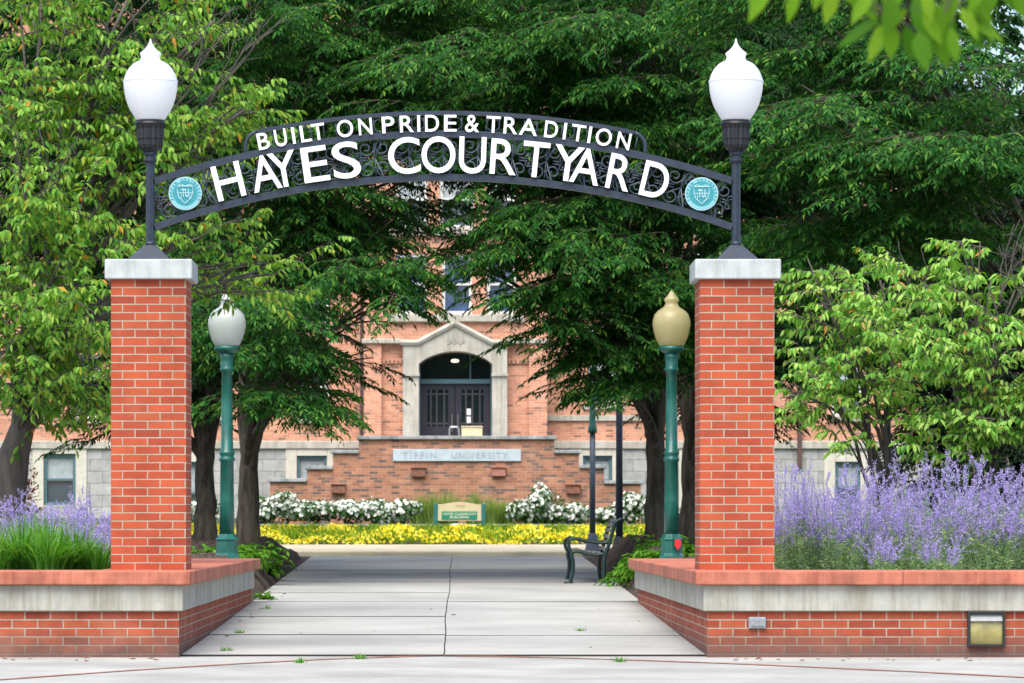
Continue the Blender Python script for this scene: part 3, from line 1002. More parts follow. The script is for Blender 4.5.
def gate_lamp(px, label):
    x = X_(px, AY)
    t = thing('gate_lamp', label, 'street lamp', (x, AY, 3.208), 'lamps on the gate pillars')
    z0 = 3.208
    b = MB()
    vs = []
    rows = [(.165, z0), (.165, z0 + .022), (.155, z0 + .03), (.06, z0 + .125), (.05, z0 + .135)]
    for r, z in rows:
        vs += [(x - r, AY - r, z), (x + r, AY - r, z), (x + r, AY + r, z), (x - r, AY + r, z)]
    fs = [(0, 3, 2, 1)]
    for i in range(len(rows) - 1):
        for k in range(4):
            fs.append((i * 4 + k, i * 4 + (k + 1) % 4, i * 4 + 4 + (k + 1) % 4, i * 4 + 4 + k))
    n = (len(rows) - 1) * 4
    fs.append((n, n + 1, n + 2, n + 3))
    b.add(vs, fs)
    b.lathe([(.042, z0 + .13), (.046, z0 + .15), (.040, z0 + .165)], x, AY, 24)
    b.build('base_plate', M['navy'], t, bevel=.004)
    b = MB()
    b.lathe([(.036, z0 + .15), (.034, Z_(160, AY))], x, AY, 24, flute=8, fa=.05)
    b.lathe(prof_px([(10, 163), (13, 161), (13, 159.5), (10, 158), (10, 156), (13, 155), (14, 153), (11, 151)], px, AY), x, AY, 24)
    b.build('post', M['navy'], t, smooth=False)
    b = MB()
    b.lathe(prof_px([(12, 152.5), (17, 150), (22, 148), (24, 145), (24, 140), (26, 139), (26, 129), (28, 127), (28, 125.5)], px, AY), x, AY, 64, flute=16, fa=.045)
    b.lathe(prof_px([(30, 125.6), (31, 124), (30, 122.5), (28, 122), (28, 119.5)], px, AY), x, AY, 40)
    b.build('lamp_holder', M['black'], t)
    b = MB()
    gl = [(28, 120.5), (31, 118), (36, 114), (41, 110), (46, 104.5), (50, 98), (53, 90), (54, 84), (53.5, 80), (50, 74.5),
          (44, 69), (36, 64.5), (28, 62), (22, 61), (19.5, 59), (19, 56.5), (21, 54.5), (21, 53), (17, 51.5), (12, 49.5), (8, 47), (4.5, 44.5), (2.5, 42), (2.0, 40), (0.6, 38.5)]
    b.lathe(prof_px(gl, px, AY), x, AY, 48)
    o = b.build('globe', M['globe_white'], t, smooth=True)
    o.data.transform(__import__('mathutils').Matrix.Identity(4))
    b = MB()
    b.lathe(prof_px([(53.6, 82.6), (55.2, 82), (55.2, 81), (53.6, 80.4)], px, AY), x, AY, 48, caps=False)
    b.build('globe_rim', M['globe_white'], o, smooth=True)
    return t


gate_lamp(150.5, 'white acorn globe lamp on the left brick pillar of the arch')
gate_lamp(736.0, 'white acorn globe lamp on the right brick pillar of the arch')

# ================================================================== ARCH SIGN
arch = thing('entrance_arch', 'dark blue wrought metal arch sign lettered in white between the two pillars', 'arch sign', (X_(443.5, AY), AY, Z_(180, AY)))
ACX, ACY = 443.7, 1044.0


def apt(Rp, px=None, th=None, Y=AY):
    if th is None:
        th = math.asin((px - ACX) / Rp)
    return (X_(ACX + Rp * math.sin(th), Y), Y, Z_(ACY - Rp * math.cos(th), Y))


def arc_bar(name, Rp, t_px, x0, x1, depth, m, n=72):
    a0, a1 = math.asin((x0 - ACX) / Rp), math.asin((x1 - ACX) / Rp)
    b = MB()
    vs, fs = [], []
    for i in range(n + 1):
        a = a0 + (a1 - a0) * i / n
        for rr in (Rp - t_px / 2, Rp + t_px / 2):
            for dy in (-depth / 2, depth / 2):
                p = apt(rr, th=a)
                vs.append((p[0], AY + dy, p[2]))
    for i in range(n):
        k = i * 4
        fs += [(k, k + 4, k + 6, k + 2), (k + 1, k + 3, k + 7, k + 5), (k + 2, k + 6, k + 7, k + 3), (k, k + 1, k + 5, k + 4)]
    fs += [(0, 2, 3, 1), (n * 4, n * 4 + 1, n * 4 + 3, n * 4 + 2)]
    b.add(vs, fs)
    return b.build(name, m, arch)


arc_bar('upper_rail', 910, 6.6, 155, 732, .055, M['navy'])
arc_bar('lower_rail', 866.5, 6.6, 155, 732, .055, M['navy'])
arc_bar('crest_rail', 931, 4.0, 257, 634, .04, M['navy'])
b = MB()
for sg, xe in ((-1, 257), (1, 634)):
    th0 = math.asin((xe - ACX) / 931)
    pts = []
    for i in range(10):
        t = i / 9
        rr = 931 - 20 * t ** 1.7
        th = th0 + sg * (.0165 * math.sin(t * math.pi / 2) ** .8 if t > 0 else 0)
        pts.append(apt(rr, th=th))
    MB().tube(pts, .016, 8).build('crest_end', M['navy'], arch, smooth=True)

# scrollwork
sc = MB()


def spiral(th_c, r_c, rad, a0, turns, dirn, tail=None, rr=.0075):
    """C scroll around a centre (theta, R) measured in px on the arch"""
    pts = []
    n = 26
    if tail:
        pts.append(apt(tail[1], th=tail[0], Y=AY))
    for i in range(n):
        t = i / (n - 1)
        a = a0 + dirn * turns * 2 * math.pi * t
        r = rad * (1 - .78 * t)
        pts.append(apt(r_c + r * math.sin(a), th=th_c + r * math.cos(a) / r_c, Y=AY))
    sc.tube(pts, rr, 6)


RM = (910 + 866.5) / 2
a_lo, a_hi = math.asin((157 - ACX) / RM), math.asin((730 - ACX) / RM)
NU = 17
for k in range(NU):
    tc = a_lo + (a_hi - a_lo) * (k + .5) / NU
    hw = (a_hi - a_lo) / NU / 2
    for sx in (-1, 1):
        for sz in (-1, 1):
            d = sx * sz
            spiral(tc + sx * hw * .48, RM + sz * 10.2, 8.0, math.pi / 2 * (1 - sz * .98) + (0 if sz > 0 else math.pi) * 0 + (math.pi if sx > 0 else 0) * .5, 1.35, d, tail=(tc, RM))
            spiral(tc + sx * hw * .95, RM + sz * 4.4, 3.4, -sz * math.pi / 2, 1.1, -d, tail=(tc + sx * hw * .4, RM + sz * 1.5), rr=.006)
    for sz in (-1, 1):
        sc.tube([apt(RM, th=tc), apt(RM + sz * 18.5, th=tc)], .005, 5)
        q = apt(RM + sz * 10, th=tc)
        sc.lathe([(.003, q[2] - .012), (.013, q[2]), (.003, q[2] + .012)], q[0], AY, 8)
sc.build('scrollwork', M['navy_scroll'], arch, smooth=True)
# pickets behind the small letters
b = MB()
n = 30
t0, t1 = math.asin((262 - ACX) / 920), math.asin((636 - ACX) / 920)
for i in range(n + 1):
    th = t0 + (t1 - t0) * i / n
    MB().tube([apt(912, th=th), apt(930, th=th)], .0065, 5).build('crest_picket', M['navy_scroll'], arch, smooth=True)
    if i % 3 == 0 and i < n:
        th2 = th + (t1 - t0) / n * .5
        MB().tube([apt(920.5 + 6.5 * math.sin(a), th=th2 + 6.5 * math.cos(a) / 920) for a in [k * .3927 for k in range(16)]], .006, 5, closed=True).build('crest_ring', M['navy_scroll'], arch, smooth=True)

BIG = [('H', 211.3, 246.3), ('A', 249.6, 281), ('Y', 268.5, 298.5), ('E', 300.5, 330.5), ('S', 332, 361), ('C', 388, 420.5), ('O', 421.5, 455.5), ('U', 458.5, 486.5),
       ('R', 489.5, 517.5), ('T', 521.5, 549.5), ('Y', 552, 583.5), ('A', 570, 601.5), ('R', 605, 634), ('D', 638.5, 671.5)]
SML = [('B', 256.5, 270.8), ('U', 273.8, 288), ('I', 291, 296.2), ('L', 299.5, 312.3), ('T', 311, 325.5), ('O', 336.7, 353.5), ('N', 358, 372.8), ('P', 381.6, 395), ('R', 399.6, 414),
       ('I', 417, 420.5), ('D', 425, 439), ('E', 444, 456.7), ('&', 465, 479.3), ('T', 486, 500.6), ('R', 503.3, 518), ('A', 519, 537.7), ('D', 543.8, 558.6), ('I', 562.5, 567),
       ('T', 570.7, 585.7), ('I', 587.3, 591.8), ('O', 595.2, 611.9), ('N', 615.5, 631.5)]


def letters(rows, R0, R1, yoff, depth, off):
    h = R1 - R0
    Rm = (R0 + R1) / 2
    for ch, a, c in rows:
        xc = (a + c) / 2
        th = math.asin((xc - ACX) / Rm)
        w = ((c - a) - h * abs(math.sin(th)) * (.35 if ch in 'OSC&' else (.45 if ch in 'AYT' else .85))) / math.cos(th)
        if ch == 'I':
            w = h * .17
        p = apt(Rm, th=th)
        hh = h * (1.04 if ch in 'OSCU&' else 1)
        text_obj('letter', ch, p[0], AY + yoff, p[2], w * AY / F, hh * AY / F, depth, M['white_letter'], arch, rot=th, offset=off)


letters(BIG, 871, 906.3, -.045, .03, .005)
letters(SML, 912.0, 928.6, -.036, .02, .008)


def seal(px, py, label):
    x, z = X_(px, AY), Z_(py, AY)
    r = 16.6 * AY / F
    y0 = AY - .032
    o = MB()

    def disc(mb, rad, ya, yb, seg=48, ri=0):
        vs, fs = [], []
        for y in (ya, yb):
            for k in range(seg):
                a = 2 * math.pi * k / seg
                vs.append((x + rad * math.cos(a), y, z + rad * math.sin(a)))
        fs.append(tuple(range(seg)))
        fs.append(tuple(range(2 * seg - 1, seg - 1, -1)))
        fs += [(k, seg + k, seg + (k + 1) % seg, (k + 1) % seg) for k in range(seg)]
        mb.add(vs, fs)

    disc(o, r, y0 - .012, y0 + .02)
    s = o.build('seal', M['seal_white'], arch)
    o = MB(); disc(o, r * .93, y0 - .0135, y0 - .011)
    o.build('seal_ring', M['seal_ring'], s)
    o = MB(); disc(o, r * .74, y0 - .0155, y0 - .0136)
    t = o.build('seal_field', M['teal'], s)
    # shield outline with book lines and monogram
    o = MB()
    sh = [(-.46, .42), (.46, .42), (.46, .05), (.36, -.28), (0, -.62), (-.36, -.28), (-.46, .05)]
    o.tube([(x + a * r, y0 - .017, z + c * r) for a, c in sh], .0052, 5, closed=True)
    o.tube([(x + a * r, y0 - .017, z + c * r) for a, c in [(-.46, .42), (-.3, .54), (0, .42), (.3, .54), (.46, .42)]], .004, 5)
    o.tube([(x + a * r, y0 - .017, z + c * r) for a, c in [(-.4, .02), (.4, .02)]], .0035, 5)
    for a in (-.24, .24):
        o.tube([(x + a * r, y0 - .017, z + c * r) for c in (.05, -.3)], .0035, 5)
    o.build('shield', M['seal_white'], s)
    text_obj('monogram', 'TU', x, y0 - .019, z + .02 * r, r * .44, r * .5, .006, M['seal_white'], s, offset=.03)
    # ring lettering, one ring of characters
    word = 'TIFFIN UNIVERSITY'
    rr = []
    vs, fs = [], []
    for i, ch in enumerate(word):
        if ch == ' ':
            MB().add(vs, fs).build('ring_lettering', M['teal'], s)
            vs, fs = [], []
            continue
        a = math.radians(205 - i * 230 / (len(word) - 1))
        px_, pz_ = x + r * .85 * math.cos(a), z + r * .85 * math.sin(a)
        me, q = text_arr(ch, r * (.05 if ch == 'I' else .13), r * .17, .003)
        ro = math.pi / 2 - a
        c_, s_ = math.cos(ro), math.sin(ro)
        k = len(vs)
        vs += [(u * c_ + w * s_ + px_, v + y0 - .0155, -u * s_ + w * c_ + pz_) for u, v, w in q]
        fs += [tuple(j + k for j in p.vertices) for p in me.polygons]
        bpy.data.meshes.remove(me)
    MB().add(vs, fs).build('ring_lettering', M['teal'], s)
    return s


seal(185.6, 193.8, '')
seal(701.3, 194.3, '')


# ================================================================== GREEN GLOBE LAMPS
def green_lamp(px, Y, gm, label, sc_=1.0, red=False):
    x = X_(px, Y)
    t = thing('walkway_lamp', label, 'street lamp', (x, Y, Z_(561, Y)), 'green globe lamps beside the walk')
    b = MB()
    b.lathe(prof_px([(25, 564), (25, 559), (24, 556), (22, 553), (21.5, 541), (23, 540), (23, 538.5), (19, 537), (17, 534)], px, Y), x, Y, 8)
    b.build('lamp_base', M['green_paint'], t, bevel=.004)
    b = MB()
    b.lathe(prof_px([(15, 535), (13.8, 500), (13, 462), (15.5, 460.5), (15.5, 458.5), (13.5, 457), (13.5, 455), (15.5, 453.5), (14.5, 451.5), (12, 450), (11, 400), (10.3, 372), (14, 370.5), (14, 368.5), (12, 367), (13, 358), (15, 353)], px, Y), x, Y, 32, flute=12, fa=.02)
    b.build('post', M['green_paint'], t, smooth=True)
    b = MB()
    b.lathe(prof_px([(14, 354), (20, 351.5), (25, 350), (25.5, 348), (24, 346)], px, Y), x, Y, 32)
    b.build('lamp_holder', M['green_paint'], t, smooth=True)
    gl = [(22, 346.6), (27, 343.5), (32, 338), (36, 331), (38, 325), (37.5, 320), (34, 314.5), (28, 311), (21, 308.5), (16, 307), (13, 304.5), (12.5, 302.5), (15, 300.5), (14, 298.5), (9, 296), (6, 293.5), (2.6, 291.5), (.6, 290.4)]
    b = MB()
    b.lathe(prof_px(gl, px, Y), x, Y, 40)
    b.build('globe', gm, t, smooth=True)
    if red:
        s = MB()
        c = Z_(544.5, Y)
        xx = x + 5.5 * Y / F
        w = 3.0 * Y / F
        s.prism([(xx - w, c + w * 1.6), (xx, c + w * 1.9), (xx + w, c + w * 1.6), (xx + w, c - w * .5), (xx, c - w * 1.8), (xx - w, c - w * .5)], Y - .155, Y - .13)
        s.build('red_shield_tag', M['red'], t)
    return t


green_lamp(227.0, 43.2, M['globe_clear'], 'green lamp post with a greyish white globe half covered by leaves')
green_lamp(671.5, 43.2, M['globe_amber'], 'green lamp post with a yellowed globe and a red tag on its base', red=True)


def dark_pole(px, Y, m, label, wpx, teal_from=None):
    x = X_(px, Y)
    zb = gz(Y) - .02
    t = thing('pole_lamp', label, 'street lamp', (x, Y, zb), 'dark lamp poles by the cross path')
    k = Y / F
    b = MB()
    b.lathe([(wpx * 1.7 * k, zb), (wpx * 1.7 * k, zb + .04), (wpx * 1.35 * k, zb + .07), (wpx * 1.0 * k, zb + .22), (wpx * .75 * k, zb + .32), (wpx * .62 * k, zb + .36)], x, Y, 20)
    b.build('pole_base', m, t, smooth=False)
    top = Z_(366, Y)
    zc = Z_(430, Y) if teal_from else top
    b = MB()
    b.lathe([(wpx * .52 * k, zb + .34), (wpx * .45 * k, zc)], x, Y, 20)
    b.build('pole', m, t, smooth=True)
    if teal_from:
        b = MB()
        b.lathe([(wpx * .75 * k, zc - .05), (wpx * .8 * k, zc), (wpx * .7 * k, zc + .05), (wpx * .52 * k, zc + .08), (wpx * .48 * k, top)], x, Y, 20)
        b.build('upper_pole', M['green_paint'], t, smooth=True)
    b = MB()
    r = .17
    b.lathe([(.07, top - .03), (.10, top), (.14, top + .08), (r, top + .24), (.15, top + .36), (.08, top + .44), (.05, top + .46), (.05, top + .50), (.01, top + .58)], x, Y, 28)
    b.build('globe', M['globe_white'], t, smooth=True)
    return t


dark_pole(592.5, 60.0, M['grey_pole'], 'blue grey lamp pole with a teal upper shaft just left of the bench back', 6.0, True)
dark_pole(619.3, 57.5, M['dpole'], 'darker slim lamp pole rising just right of the bench back', 7.0)
dark_pole(691.5, 74.0, M['green_paint'], 'small distant lamp seen between the right tree trunks and the right pillar', 3.2)

# ================================================================== BENCH
BY = 46.9
bt = thing('park_bench', 'dark green cast iron bench with grey slats beside the walk', 'bench', (X_(590, BY), BY + .75, gz(BY)))
kb = BY / F
zf = gz(BY)


def bp(px, py):
    return (X_(px, BY), (584 - py) * kb + zf)


curves = {
    'front_leg': [(566, 584), (570, 582.5), (571.8, 577), (573, 570), (573, 562), (571.5, 556), (572.5, 553)],
    'armrest': [(572.5, 554), (569.5, 549), (568.6, 543), (570.5, 540), (576, 539.2), (586, 541.5), (596, 543), (604, 543.5), (609, 542)],
    'seat_rail': [(571.5, 553), (577, 552), (586, 554), (596, 555.5), (605, 554)],
    'rear_leg': [(611, 584), (606.5, 583), (604.5, 577), (604, 569), (604.5, 560), (606.5, 552), (610, 542), (612.5, 532), (614.5, 525), (617.5, 521.5), (622, 519.5)],
}
for yoff in (0.0, 1.5):
    b = MB()
    for nm, pts in curves.items():
        P = []
        for q in pts:
            x, z = bp(*q)
            P.append((x, BY + yoff, z))
        # smooth resample
        S = []
        for i in range(len(P) - 1):
            p0, p1, p2, p3 = P[max(i - 1, 0)], P[i], P[i + 1], P[min(i + 2, len(P) - 1)]
            for s in range(4):
                t = s / 4
                S.append(tuple(.5 * (2 * p1[k] + (p2[k] - p0[k]) * t + (2 * p0[k] - 5 * p1[k] + 4 * p2[k] - p3[k]) * t * t + (3 * p1[k] - p0[k] - 3 * p2[k] + p3[k]) * t ** 3) for k in range(3)))
        S.append(P[-1])
        b.tube(S, .024 if 'leg' in nm else .021, 8)
    for q in ((569, 584), (607, 584)):
        x, z = bp(*q)
        b.box(x - .06, x + .05, BY + yoff - .035, BY + yoff + .035, zf - .01, zf + .02)
    b.build('end_frame', M['bench_green'], bt, smooth=True)
seatp = [(574, 551.4), (579, 551.0), (584, 552.3), (589, 553.4), (594, 554.0), (599, 554.2)]
for q in seatp:
    x, z = bp(*q)
    MB().box(x - .024, x + .024, BY + .03, BY + 1.47, z, z + .022).build('seat_slat', M['slat'], bt, bevel=.004)
for q in [(606.5, 549), (608.8, 543), (610.8, 537), (612.5, 531), (614.3, 525.6), (617.5, 521)]:
    x, z = bp(*q)
    MB().box(x - .035, x - .013, BY + .03, BY + 1.47, z - .026, z + .026).build('back_slat', M['slat'], bt, bevel=.004)
m = MB()
x, z = bp(590, 560)
m.tube([(x, BY, z), (x, BY + 1.5, z)], .012, 6)
m.build('stretcher', M['bench_green'], bt)

# ================================================================== WALL LIGHT, BOX
y0 = 30.0
k0 = 30.0 / F
x0, x1, z1, z0 = X_(967, y0), X_(1004.5, y0), .366, Z_(646.5, y0)
wl = thing('wall_light', 'bronze framed step light with amber lens in the right planter wall', 'wall light', ((x0 + x1) / 2, 30, z0))
b = MB()
fw = .022
b.box(x0, x0 + fw, 29.955, 30.02, z0, z1).box(x1 - fw, x1, 29.955, 30.02, z0, z1)
b.box(x0 + fw, x1 - fw, 29.955, 30.02, z0, z0 + fw).box(x0 + fw, x1 - fw, 29.955, 30.02, z1 - fw * .8, z1)
b.build('frame', M['bronze'], wl, bevel=.003)
b = MB()
zm = Z_(621, y0)
b.add([(x0 + fw, 29.958, zm), (x1 - fw, 29.958, zm), (x1 - fw, 29.985, z1 - fw), (x0 + fw, 29.985, z1 - fw), (x0 + fw, 30.01, zm), (x1 - fw, 30.01, zm), (x1 - fw, 30.01, z1 - fw), (x0 + fw, 30.01, z1 - fw)],
      [(0, 1, 2, 3), (4, 7, 6, 5), (0, 4, 5, 1), (3, 2, 6, 7), (0, 3, 7, 4), (1, 5, 6, 2)])
b.build('hood', M['greymetal'], wl)
b = MB()
n = 8
vs = []
for i in range(n + 1):
    t = i / n
    z = z0 + fw + (zm - z0 - fw) * t
    yy = 29.985 - .014 * math.sin(t * math.pi)
    vs += [(x0 + fw, yy, z), (x1 - fw, yy, z)]
b.add(vs, [(2 * i, 2 * i + 1, 2 * i + 3, 2 * i + 2) for i in range(n)])
b.build('lens', M['brass'], wl, smooth=True)
xa, xb = X_(748.5, 30), X_(765.5, 30)
b = MB()
b.box(xa, xb, 29.965, 30.02, Z_(628, 30), Z_(617, 30))
ob = thing('outlet_box', 'small blue grey outlet box on the right planter brick', 'outlet box', (xa, 30, .2))
b.build('box', M['bluegrey'], ob, bevel=.005)
MB().box(xa + .018, xb - .018, 29.958, 29.968, Z_(626, 30), Z_(619, 30)).build('cover', M['greymetal'], ob, bevel=.002)

# ================================================================== BUILDING
BYD = 95.0       # recessed wing plane
CYD = 94.2       # projecting centre bay plane
bx = lambda px, Y=BYD: X_(px, Y)
bz = lambda py, Y=BYD: Z_(py, Y)
bd = thing('academic_building', 'red brick hall with rough limestone base and a stone framed entrance', 'building', (bx(455), 96, gz(95)))
TOP = 15.0
stone_top = bz(449)
belt_top = bz(441)


def window(x0, x1, z0, z1, y, glass='glass', frame='winwhite', sill=True, rows=1, surround=None, blind=False, dep=.12):
    w = x1 - x0
    f = .075
    b = MB()
    b.box(x0, x0 + f, y + .04, y + dep + .05, z0, z1).box(x1 - f, x1, y + .04, y + dep + .05, z0, z1)
    b.box(x0 + f, x1 - f, y + .04, y + dep + .05, z1 - f, z1).box(x0 + f, x1 - f, y + .04, y + dep + .05, z0, z0 + f)
    o = b.build('window', M[frame], bd)
    zc = (z0 + z1) / 2
    b = MB()
    sm = M['winteal'] if frame == 'winteal' else M[frame]
    b.box(x0 + f, x1 - f, y + .06, y + dep + .04, zc - .03, zc + .03)
    b.build('sash', sm, o)
    b = MB()
    b.box(x0 + f, x1 - f, y + dep + .02, y + dep + .05, z0 + f, z1 - f)
    b.build('pane', M[glass], o)
    if blind:
        b = MB()
        b.box(x0 + f, x1 - f, y + dep + .0, y + dep + .016, zc + .03, z1 - f)
        b.build('blind', M['blind'], o)
    if sill:
        b = MB()
        b.box(x0 - .12, x1 + .12, y - .07, y + .12, z0 - .14, z0 - .003)
        b.build('sill', M['limestone'], o, bevel=.01)
    return o


# ---- recessed wings (left and right of the centre bay)
wins_up = []     # (x0,x1,z0,z1, kw)


def W(px0, px1, pyt, pyb, Y=BYD):
    return (bx(px0, Y), bx(px1, Y), bz(pyb, Y), bz(pyt, Y))


L_rects = [W(297, 329, 355, 418), W(297, 329, 262, 324), W(297, 329, 172, 230), W(192, 222, 355, 418), W(192, 222, 262, 324), W(70, 100, 355, 418), W(70, 100, 262, 324), W(-40, -10, 355, 418), W(192, 222, 172, 230), W(70, 100, 172, 230)]
Rr = [W(588, 620, 345, 404), W(588, 620, 252, 314), W(588, 620, 165, 225), W(690, 722, 345, 404), W(690, 722, 252, 314), W(832, 862, 352, 416), W(832, 862, 252, 314), W(690, 722, 165, 225), W(832, 862, 165, 225)]
LB = [W(44, 76, 454, 505), W(184, 199, 462, 524), W(297, 327, 456, 505), W(-70, -40, 454, 505)]
RB = [W(583, 612, 456, 505), W(835, 860, 462, 512), W(690, 716, 456, 505)]
xl, xc0, xc1, xr = bx(-180), bx(364), bx(547), bx(922)
b = MB()
b.wall(xl, xc0, belt_top, TOP, BYD, L_rects, .3)
b.build('wall', M['bbrick'], bd, uv=True)
b = MB()
b.wall(xc1, xr, belt_top, TOP, BYD, Rr, .3)
b.build('wall', M['bbrick'], bd, uv=True)
for a, c, hs in ((xl, xc0, LB), (xc1, xr, RB)):
    b = MB()
    b.wall(a, c, gz(95) - .3, stone_top, BYD - .06, hs, .3)
    b.build('stone_base', M['stoneblock'], bd, uv=True)
    b = MB()
    b.box(a, c, BYD - .14, BYD + .05, stone_top + .002, belt_top - .002)
    b.build('belt_course', M['limestone'], bd, bevel=.02)
b = MB()
b.box(xc1 + .002, bx(760), BYD - .07, BYD + .05, bz(421), bz(415.5))
b.build('belt_course', M['limestone'], bd, bevel=.01)
for r in L_rects + Rr:
    window(*r, BYD, blind=(random.random() < .5))
for r in LB + RB:
    o = window(*r, BYD - .06, frame='winteal', sill=False, glass='glass', blind=True)
    f = .28
    b = MB()
    b.box(r[0] - f, r[0] - .002, BYD - .10, BYD + .1, r[2] - .1, r[3] + .22).box(r[1] + .002, r[1] + f, BYD - .10, BYD + .1, r[2] - .1, r[3] + .22)
    b.box(r[0], r[1], BYD - .10, BYD + .1, r[3] + .002, r[3] + .22)
    b.build('stone_surround', M['wincream'], o, bevel=.01)
# body behind
b = MB()
b.box(xl + .01, xr - .01, BYD + .31, BYD + 14, gz(95) - .3, TOP)
b.build('rear_mass', M['bbrick'], bd, uv=True)
b = MB()
b.add([(xl - .5, BYD - .5, TOP), (xr + .5, BYD - .5, TOP), (xr + .5, BYD + 14.5, TOP), (xl - .5, BYD + 14.5, TOP), (xl + 3, BYD + 7, TOP + 3.4), (xr - 3, BYD + 7, TOP + 3.4)],
      [(0, 3, 2, 1), (0, 1, 5, 4), (2, 3, 4, 5), (1, 2, 5), (3, 0, 4)])
b.build('roof', M['roof'], bd)

# ---- centre bay
cb = lambda px: X_(px, CYD)
cz = lambda py: Z_(py, CYD)
CW = [(cb(396), cb(427), cz(314), cz(254)), (cb(442), cb(472), cz(314), cz(254)), (cb(487), cb(516), cz(314), cz(254)),
      (cb(396), cb(427), cz(228), cz(170)), (cb(440), cb(474), cz(228), cz(170)), (cb(487), cb(516), cz(228), cz(170)),
      (cb(396), cb(427), cz(146), cz(95)), (cb(440), cb(474), cz(146), cz(95)), (cb(487), cb(516), cz(146), cz(95))]
door_h = (cb(403), cb(507), cz(440), cz(341))
b = MB()
b.wall(cb(364), cb(547), gz(94), TOP + .6, CYD, CW + [door_h], .45)
b.build('wall', M['bbrick'], bd, uv=True)
for i, r in enumerate(CW):
    window(*r, CYD, glass='glass_blue' if i < 3 else 'glass', sill=False, blind=i >= 3)
for py in (321, 235, 153):
    b = MB()
    b.box(cb(388), cb(525), CYD - .12, CYD + .05, cz(py + 1), cz(py - 6.2))
    b.build('belt_course', M['limestone'], bd, bevel=.02)
# raised brick piers
for a, c in ((364, 381.5), (529, 547)):
    b = MB()
    b.box(cb(a), cb(c), CYD - .16, CYD - .002, gz(94), cz(344))
    b.build('brick_pier', M['bbrick'], bd, uv=True)
for a, c in ((364, 402.5), (507.5, 547)):
    b = MB()
    b.box(cb(a) - .05, cb(c), CYD - .24, CYD - .002, cz(343.8), cz(339))
    b.build('cornice', M['limestone'], bd, bevel=.02)
# dentil row under small panel
for a, c in ((382, 402.5), (507.5, 528.5)):
    m = MB()
    n = 5
    for i in range(n):
        xx = cb(a + (c - a) * (i + .15) / n)
        m.box(xx, xx + .07, CYD - .07, CYD - .002, cz(363.5), cz(360.5))
    m.box(cb(a), cb(c), CYD - .06, CYD - .002, cz(360.4), cz(358.8))
    m.build('brick_dentils', M['bbrick'], bd, uv=True)
# stone entrance surround (one continuous frame with arched opening)
YS = CYD - .30
outer = [(403, 440), (403, 342), (419, 342), (455, 324), (491, 342), (507, 342), (507, 440)]
inner = [(492, 440), (492, 364)]
for i in range(13):
    a = i / 12
    xx = 492 - 73 * a
    inner.append((xx, 364 - 12.5 * math.sin(math.pi * a) ** .75))
inner += [(419, 440)]
ent = MB()


def ring(outer, inner_, ya, yb, mb):
    # quads strip between matching samples: split in left jamb, right jamb, head
    def q(poly):
        mb.prism([(cb(u), cz(v)) for u, v in poly], ya, yb)
    q([(403, 440), (419, 440), (419, 364), (403, 364)][::1])
    q([(492, 440), (507, 440), (507, 364), (492, 364)])
    top = lambda u: 342 if (u <= 419 or u >= 491) else (342 - 18 * (1 - abs(u - 455) / 36))
    arc = inner_[1:-1]
    us = [403, 419] + [p[0] for p in arc[::-1][1:-1]] + [492, 507]
    lo = dict((round(p[0], 3), p[1]) for p in arc)
    def low(u):
        if u <= 419 or u >= 492:
            return 364
        return lo[round(u, 3)]
    for a, c in zip(us[:-1], us[1:]):
        mb.prism([(cb(a), cz(low(a))), (cb(c), cz(low(c))), (cb(c), cz(top(c))), (cb(a), cz(top(a)))], ya, yb)


ring(outer, inner, YS, CYD + .5, ent)
es = ent.build('entrance_surround', M['limestone'], bd)
b = MB()
for (a, c) in (((400, 343), (419, 343)), ((417, 343.5), (455, 323.5)), ((455, 323.5), (493, 343.5)), ((491, 343), (510, 343))):
    b.tube([(cb(a[0]), YS - .02, cz(a[1])), (cb(c[0]), YS - .02, cz(c[1]))], .075, 6)
pts = [(cb(u), YS, cz(v - 1.0)) for u, v in inner[1:-1]]
b.tube(pts, .045, 6)
for u0, u1 in ((402, 419.6), (491.4, 508)):
    b.box(cb(u0), cb(u1), YS - .06, YS + .1, cz(376.5), cz(374))
b.build('moulding', M['limestone'], es)
# carved relief in the pediment
b = MB()
for i in range(9):
    b.tube([(cb(447 + i * 2), YS - .004, cz(340 - (4 if i % 2 else 1))), (cb(448 + i * 2), YS - .004, cz(345 - (i % 3)))], .022, 5)
b.build('carving', M['limestone'], es)
# recess with doors
YD = CYD + .50
b = MB()
b.box(cb(418.9), cb(492.1), YD + .1, YD + .2, cz(440), cz(345))
b.build('entry_recess', M['doorpaint'], bd)
b = MB()
fr = 1.6
b.box(cb(419), cb(420.5), YD - .12, YD + .08, cz(440), cz(353)).box(cb(490.5), cb(492), YD - .12, YD + .08, cz(440), cz(353))
b.box(cb(420.5), cb(490.5), YD - .12, YD + .08, cz(383), cz(378.5)).box(cb(469.8), cb(471), YD - .1, YD + .08, cz(378.5), cz(352))
b.build('door_frame', M['winteal'], bd)
b = MB()
b.box(cb(420.5), cb(490.5), YD + .05, YD + .09, cz(378.4), cz(346))
b.build('transom', M['doorglass'], bd)
lm = MB()
lm.lathe([(.06, cz(361.6)), (.10, cz(361)), (.09, cz(359.4)), (.04, cz(358.8))], cb(455), YD - .25, 16)
lm.build('ceiling_lamp', M['lit'], bd, smooth=True)
